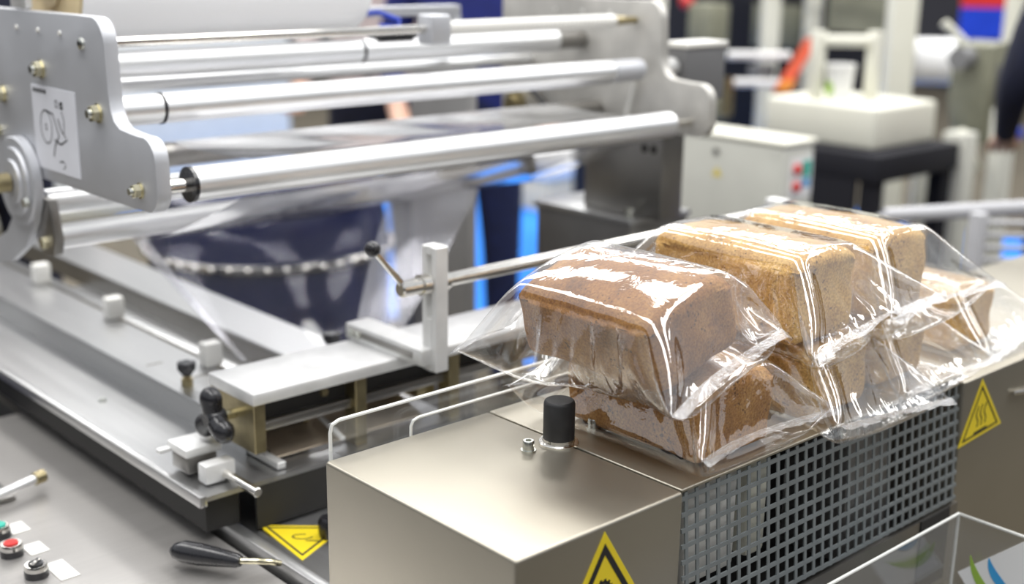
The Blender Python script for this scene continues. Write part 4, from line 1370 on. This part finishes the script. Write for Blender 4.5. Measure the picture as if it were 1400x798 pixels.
t = thing('film_spool', 'thick white spool of film on the far machine by the sign', 'roll', (4.63, 2.63, 1.05))
d_ = Vector((0.74, -0.67, 0))
c_ = Vector((4.63, 2.635, 1.054))
obj('wound_film', MB().rod(c_ - d_ * 0.10, c_ + d_ * 0.09, 0.088, n=40, bev=0.006), 'filmroll', t)
obj('spool_shaft', MB().rod(c_ - d_ * 0.16, c_ + d_ * 0.17, 0.02), 'greypaint', t)
obj('shaft_stand', MB().box(4.745, 4.785, 2.50, 2.54, 0, 1.09), 'creamd', t)
obj('shaft_stand', MB().box(4.49, 4.53, 2.72, 2.76, 0, 1.09), 'creamd', t)

t = thing('packaging_machine', 'olive grey machine with pale slanted side frames near the right edge', 'machine', (3.95, 2.0, 0))
obj('hopper', MB().prism([(3.92, 1.18), (4.04, 1.19), (4.10, 1.06), (4.03, 0.90), (3.97, 0.86), (3.91, 1.0)], 2.03, 2.16, 'y', 0.004), 'oliv', t)
obj('hopper_panel', MB().prism([(3.965, 1.12), (4.03, 1.10), (4.05, 1.02), (4.0, 0.96), (3.965, 1.02)], 2.018, 2.0295, 'y'), 'greypaint', t)
obj('hopper_motor', MB().rod((3.905, 2.10, 1.14), (3.84, 2.10, 1.14), 0.035), 'greypaint', t)
obj('side_frame', MB().box(3.67, 3.745, 1.95, 2.03, 0, 0.93, 0.005), 'creamd', t)
obj('side_frame', MB().box(3.81, 3.87, 1.89, 1.95, 0, 1.0, 0.005), 'creamd', t)
obj('slanted_bar', MB().rod((3.69, 1.98, 0.92), (3.86, 2.02, 0.80), 0.026), 'cream', t)
obj('slanted_bar', MB().rod((3.84, 1.93, 0.98), (4.02, 1.95, 1.10), 0.020), 'cream', t)
obj('slanted_bar', MB().rod((4.02, 2.26, 1.24), (4.10, 2.18, 1.14), 0.014), 'cream', t)
obj('tall_post', MB().box(4.86, 4.93, 2.42, 2.48, 0, 1.8), 'cream', t)
obj('valve', MB().ball((3.87, 1.90, 0.92), 0.03), 'bluec', t)

t = thing('booth_sign', 'blue and red booth sign high at the top right corner', 'sign', (6.75, 3.53, 0))
obj('blue_board', MB().box(6.60, 6.90, 3.52, 3.55, 1.00, 1.17, rz=-0.83), 'bluec', t)
obj('red_strip', MB().box(6.60, 6.90, 3.52, 3.55, 1.172, 1.26, rz=-0.83), 'red', t)
obj('sign_post', MB().box(6.73, 6.77, 3.54, 3.58, 0, 1.0), 'greypaint', t)

# wire rack right
t = thing('wire_rack', 'white wire rack with five level wires at the right edge', 'rack', (2.45, 1.2, 0))
obj('rack_post', MB().box(2.395, 2.425, 1.22, 1.25, 0, 0.965, 0.004), 'rackgrey', t)
obj('rack_post', MB().box(2.60, 2.63, 1.02, 1.05, 0, 0.965, 0.004), 'rackgrey', t)
for k in range(6):
    zz = 0.945 - 0.026 * k
    obj('wire', MB().rod((2.41, 1.235, zz), (2.615, 1.035, zz), 0.0052, n=10), 'rackgrey', t)
obj('top_rail', MB().tube([(2.36, 1.42, 0.935), (2.50, 1.31, 0.945), (2.64, 1.20, 0.955)], 0.016, 12), 'rackgrey', t)
obj('rail_leg', MB().rod((2.64, 1.20, 0.006), (2.64, 1.20, 0.955), 0.018), 'rackgrey', t)
obj('rail_leg', MB().rod((2.36, 1.42, 0.006), (2.36, 1.42, 0.935), 0.016), 'rackgrey', t)
o = obj('blue_crate', MB().box(2.70, 2.92, 1.08, 1.30, 0.006, 0.70, 0.01), 'bluec')
tag(o, 'blue plastic crate standing behind the white wire rack', 'crate')

# pale carton stack on the carpet
t = thing('carton', 'cream carton with a white lid standing on the blue carpet', 'box', (5.2, 5.4, 0.006))
obj('carton_body', MB().box(4.92, 5.55, 5.1, 5.7, 0.006, 0.20, 0.004), 'card', t)
obj('carton_lid', MB().box(4.90, 5.57, 5.08, 5.72, 0.201, 0.29, 0.004), 'paper', t)
# booth furniture further back
o = obj('booth_counter', MB().box(0.8, 4.2, 6.6, 7.2, 0, 0.95, 0.01), 'creamd')
tag(o, 'long pale booth counter far behind the machines', 'counter')
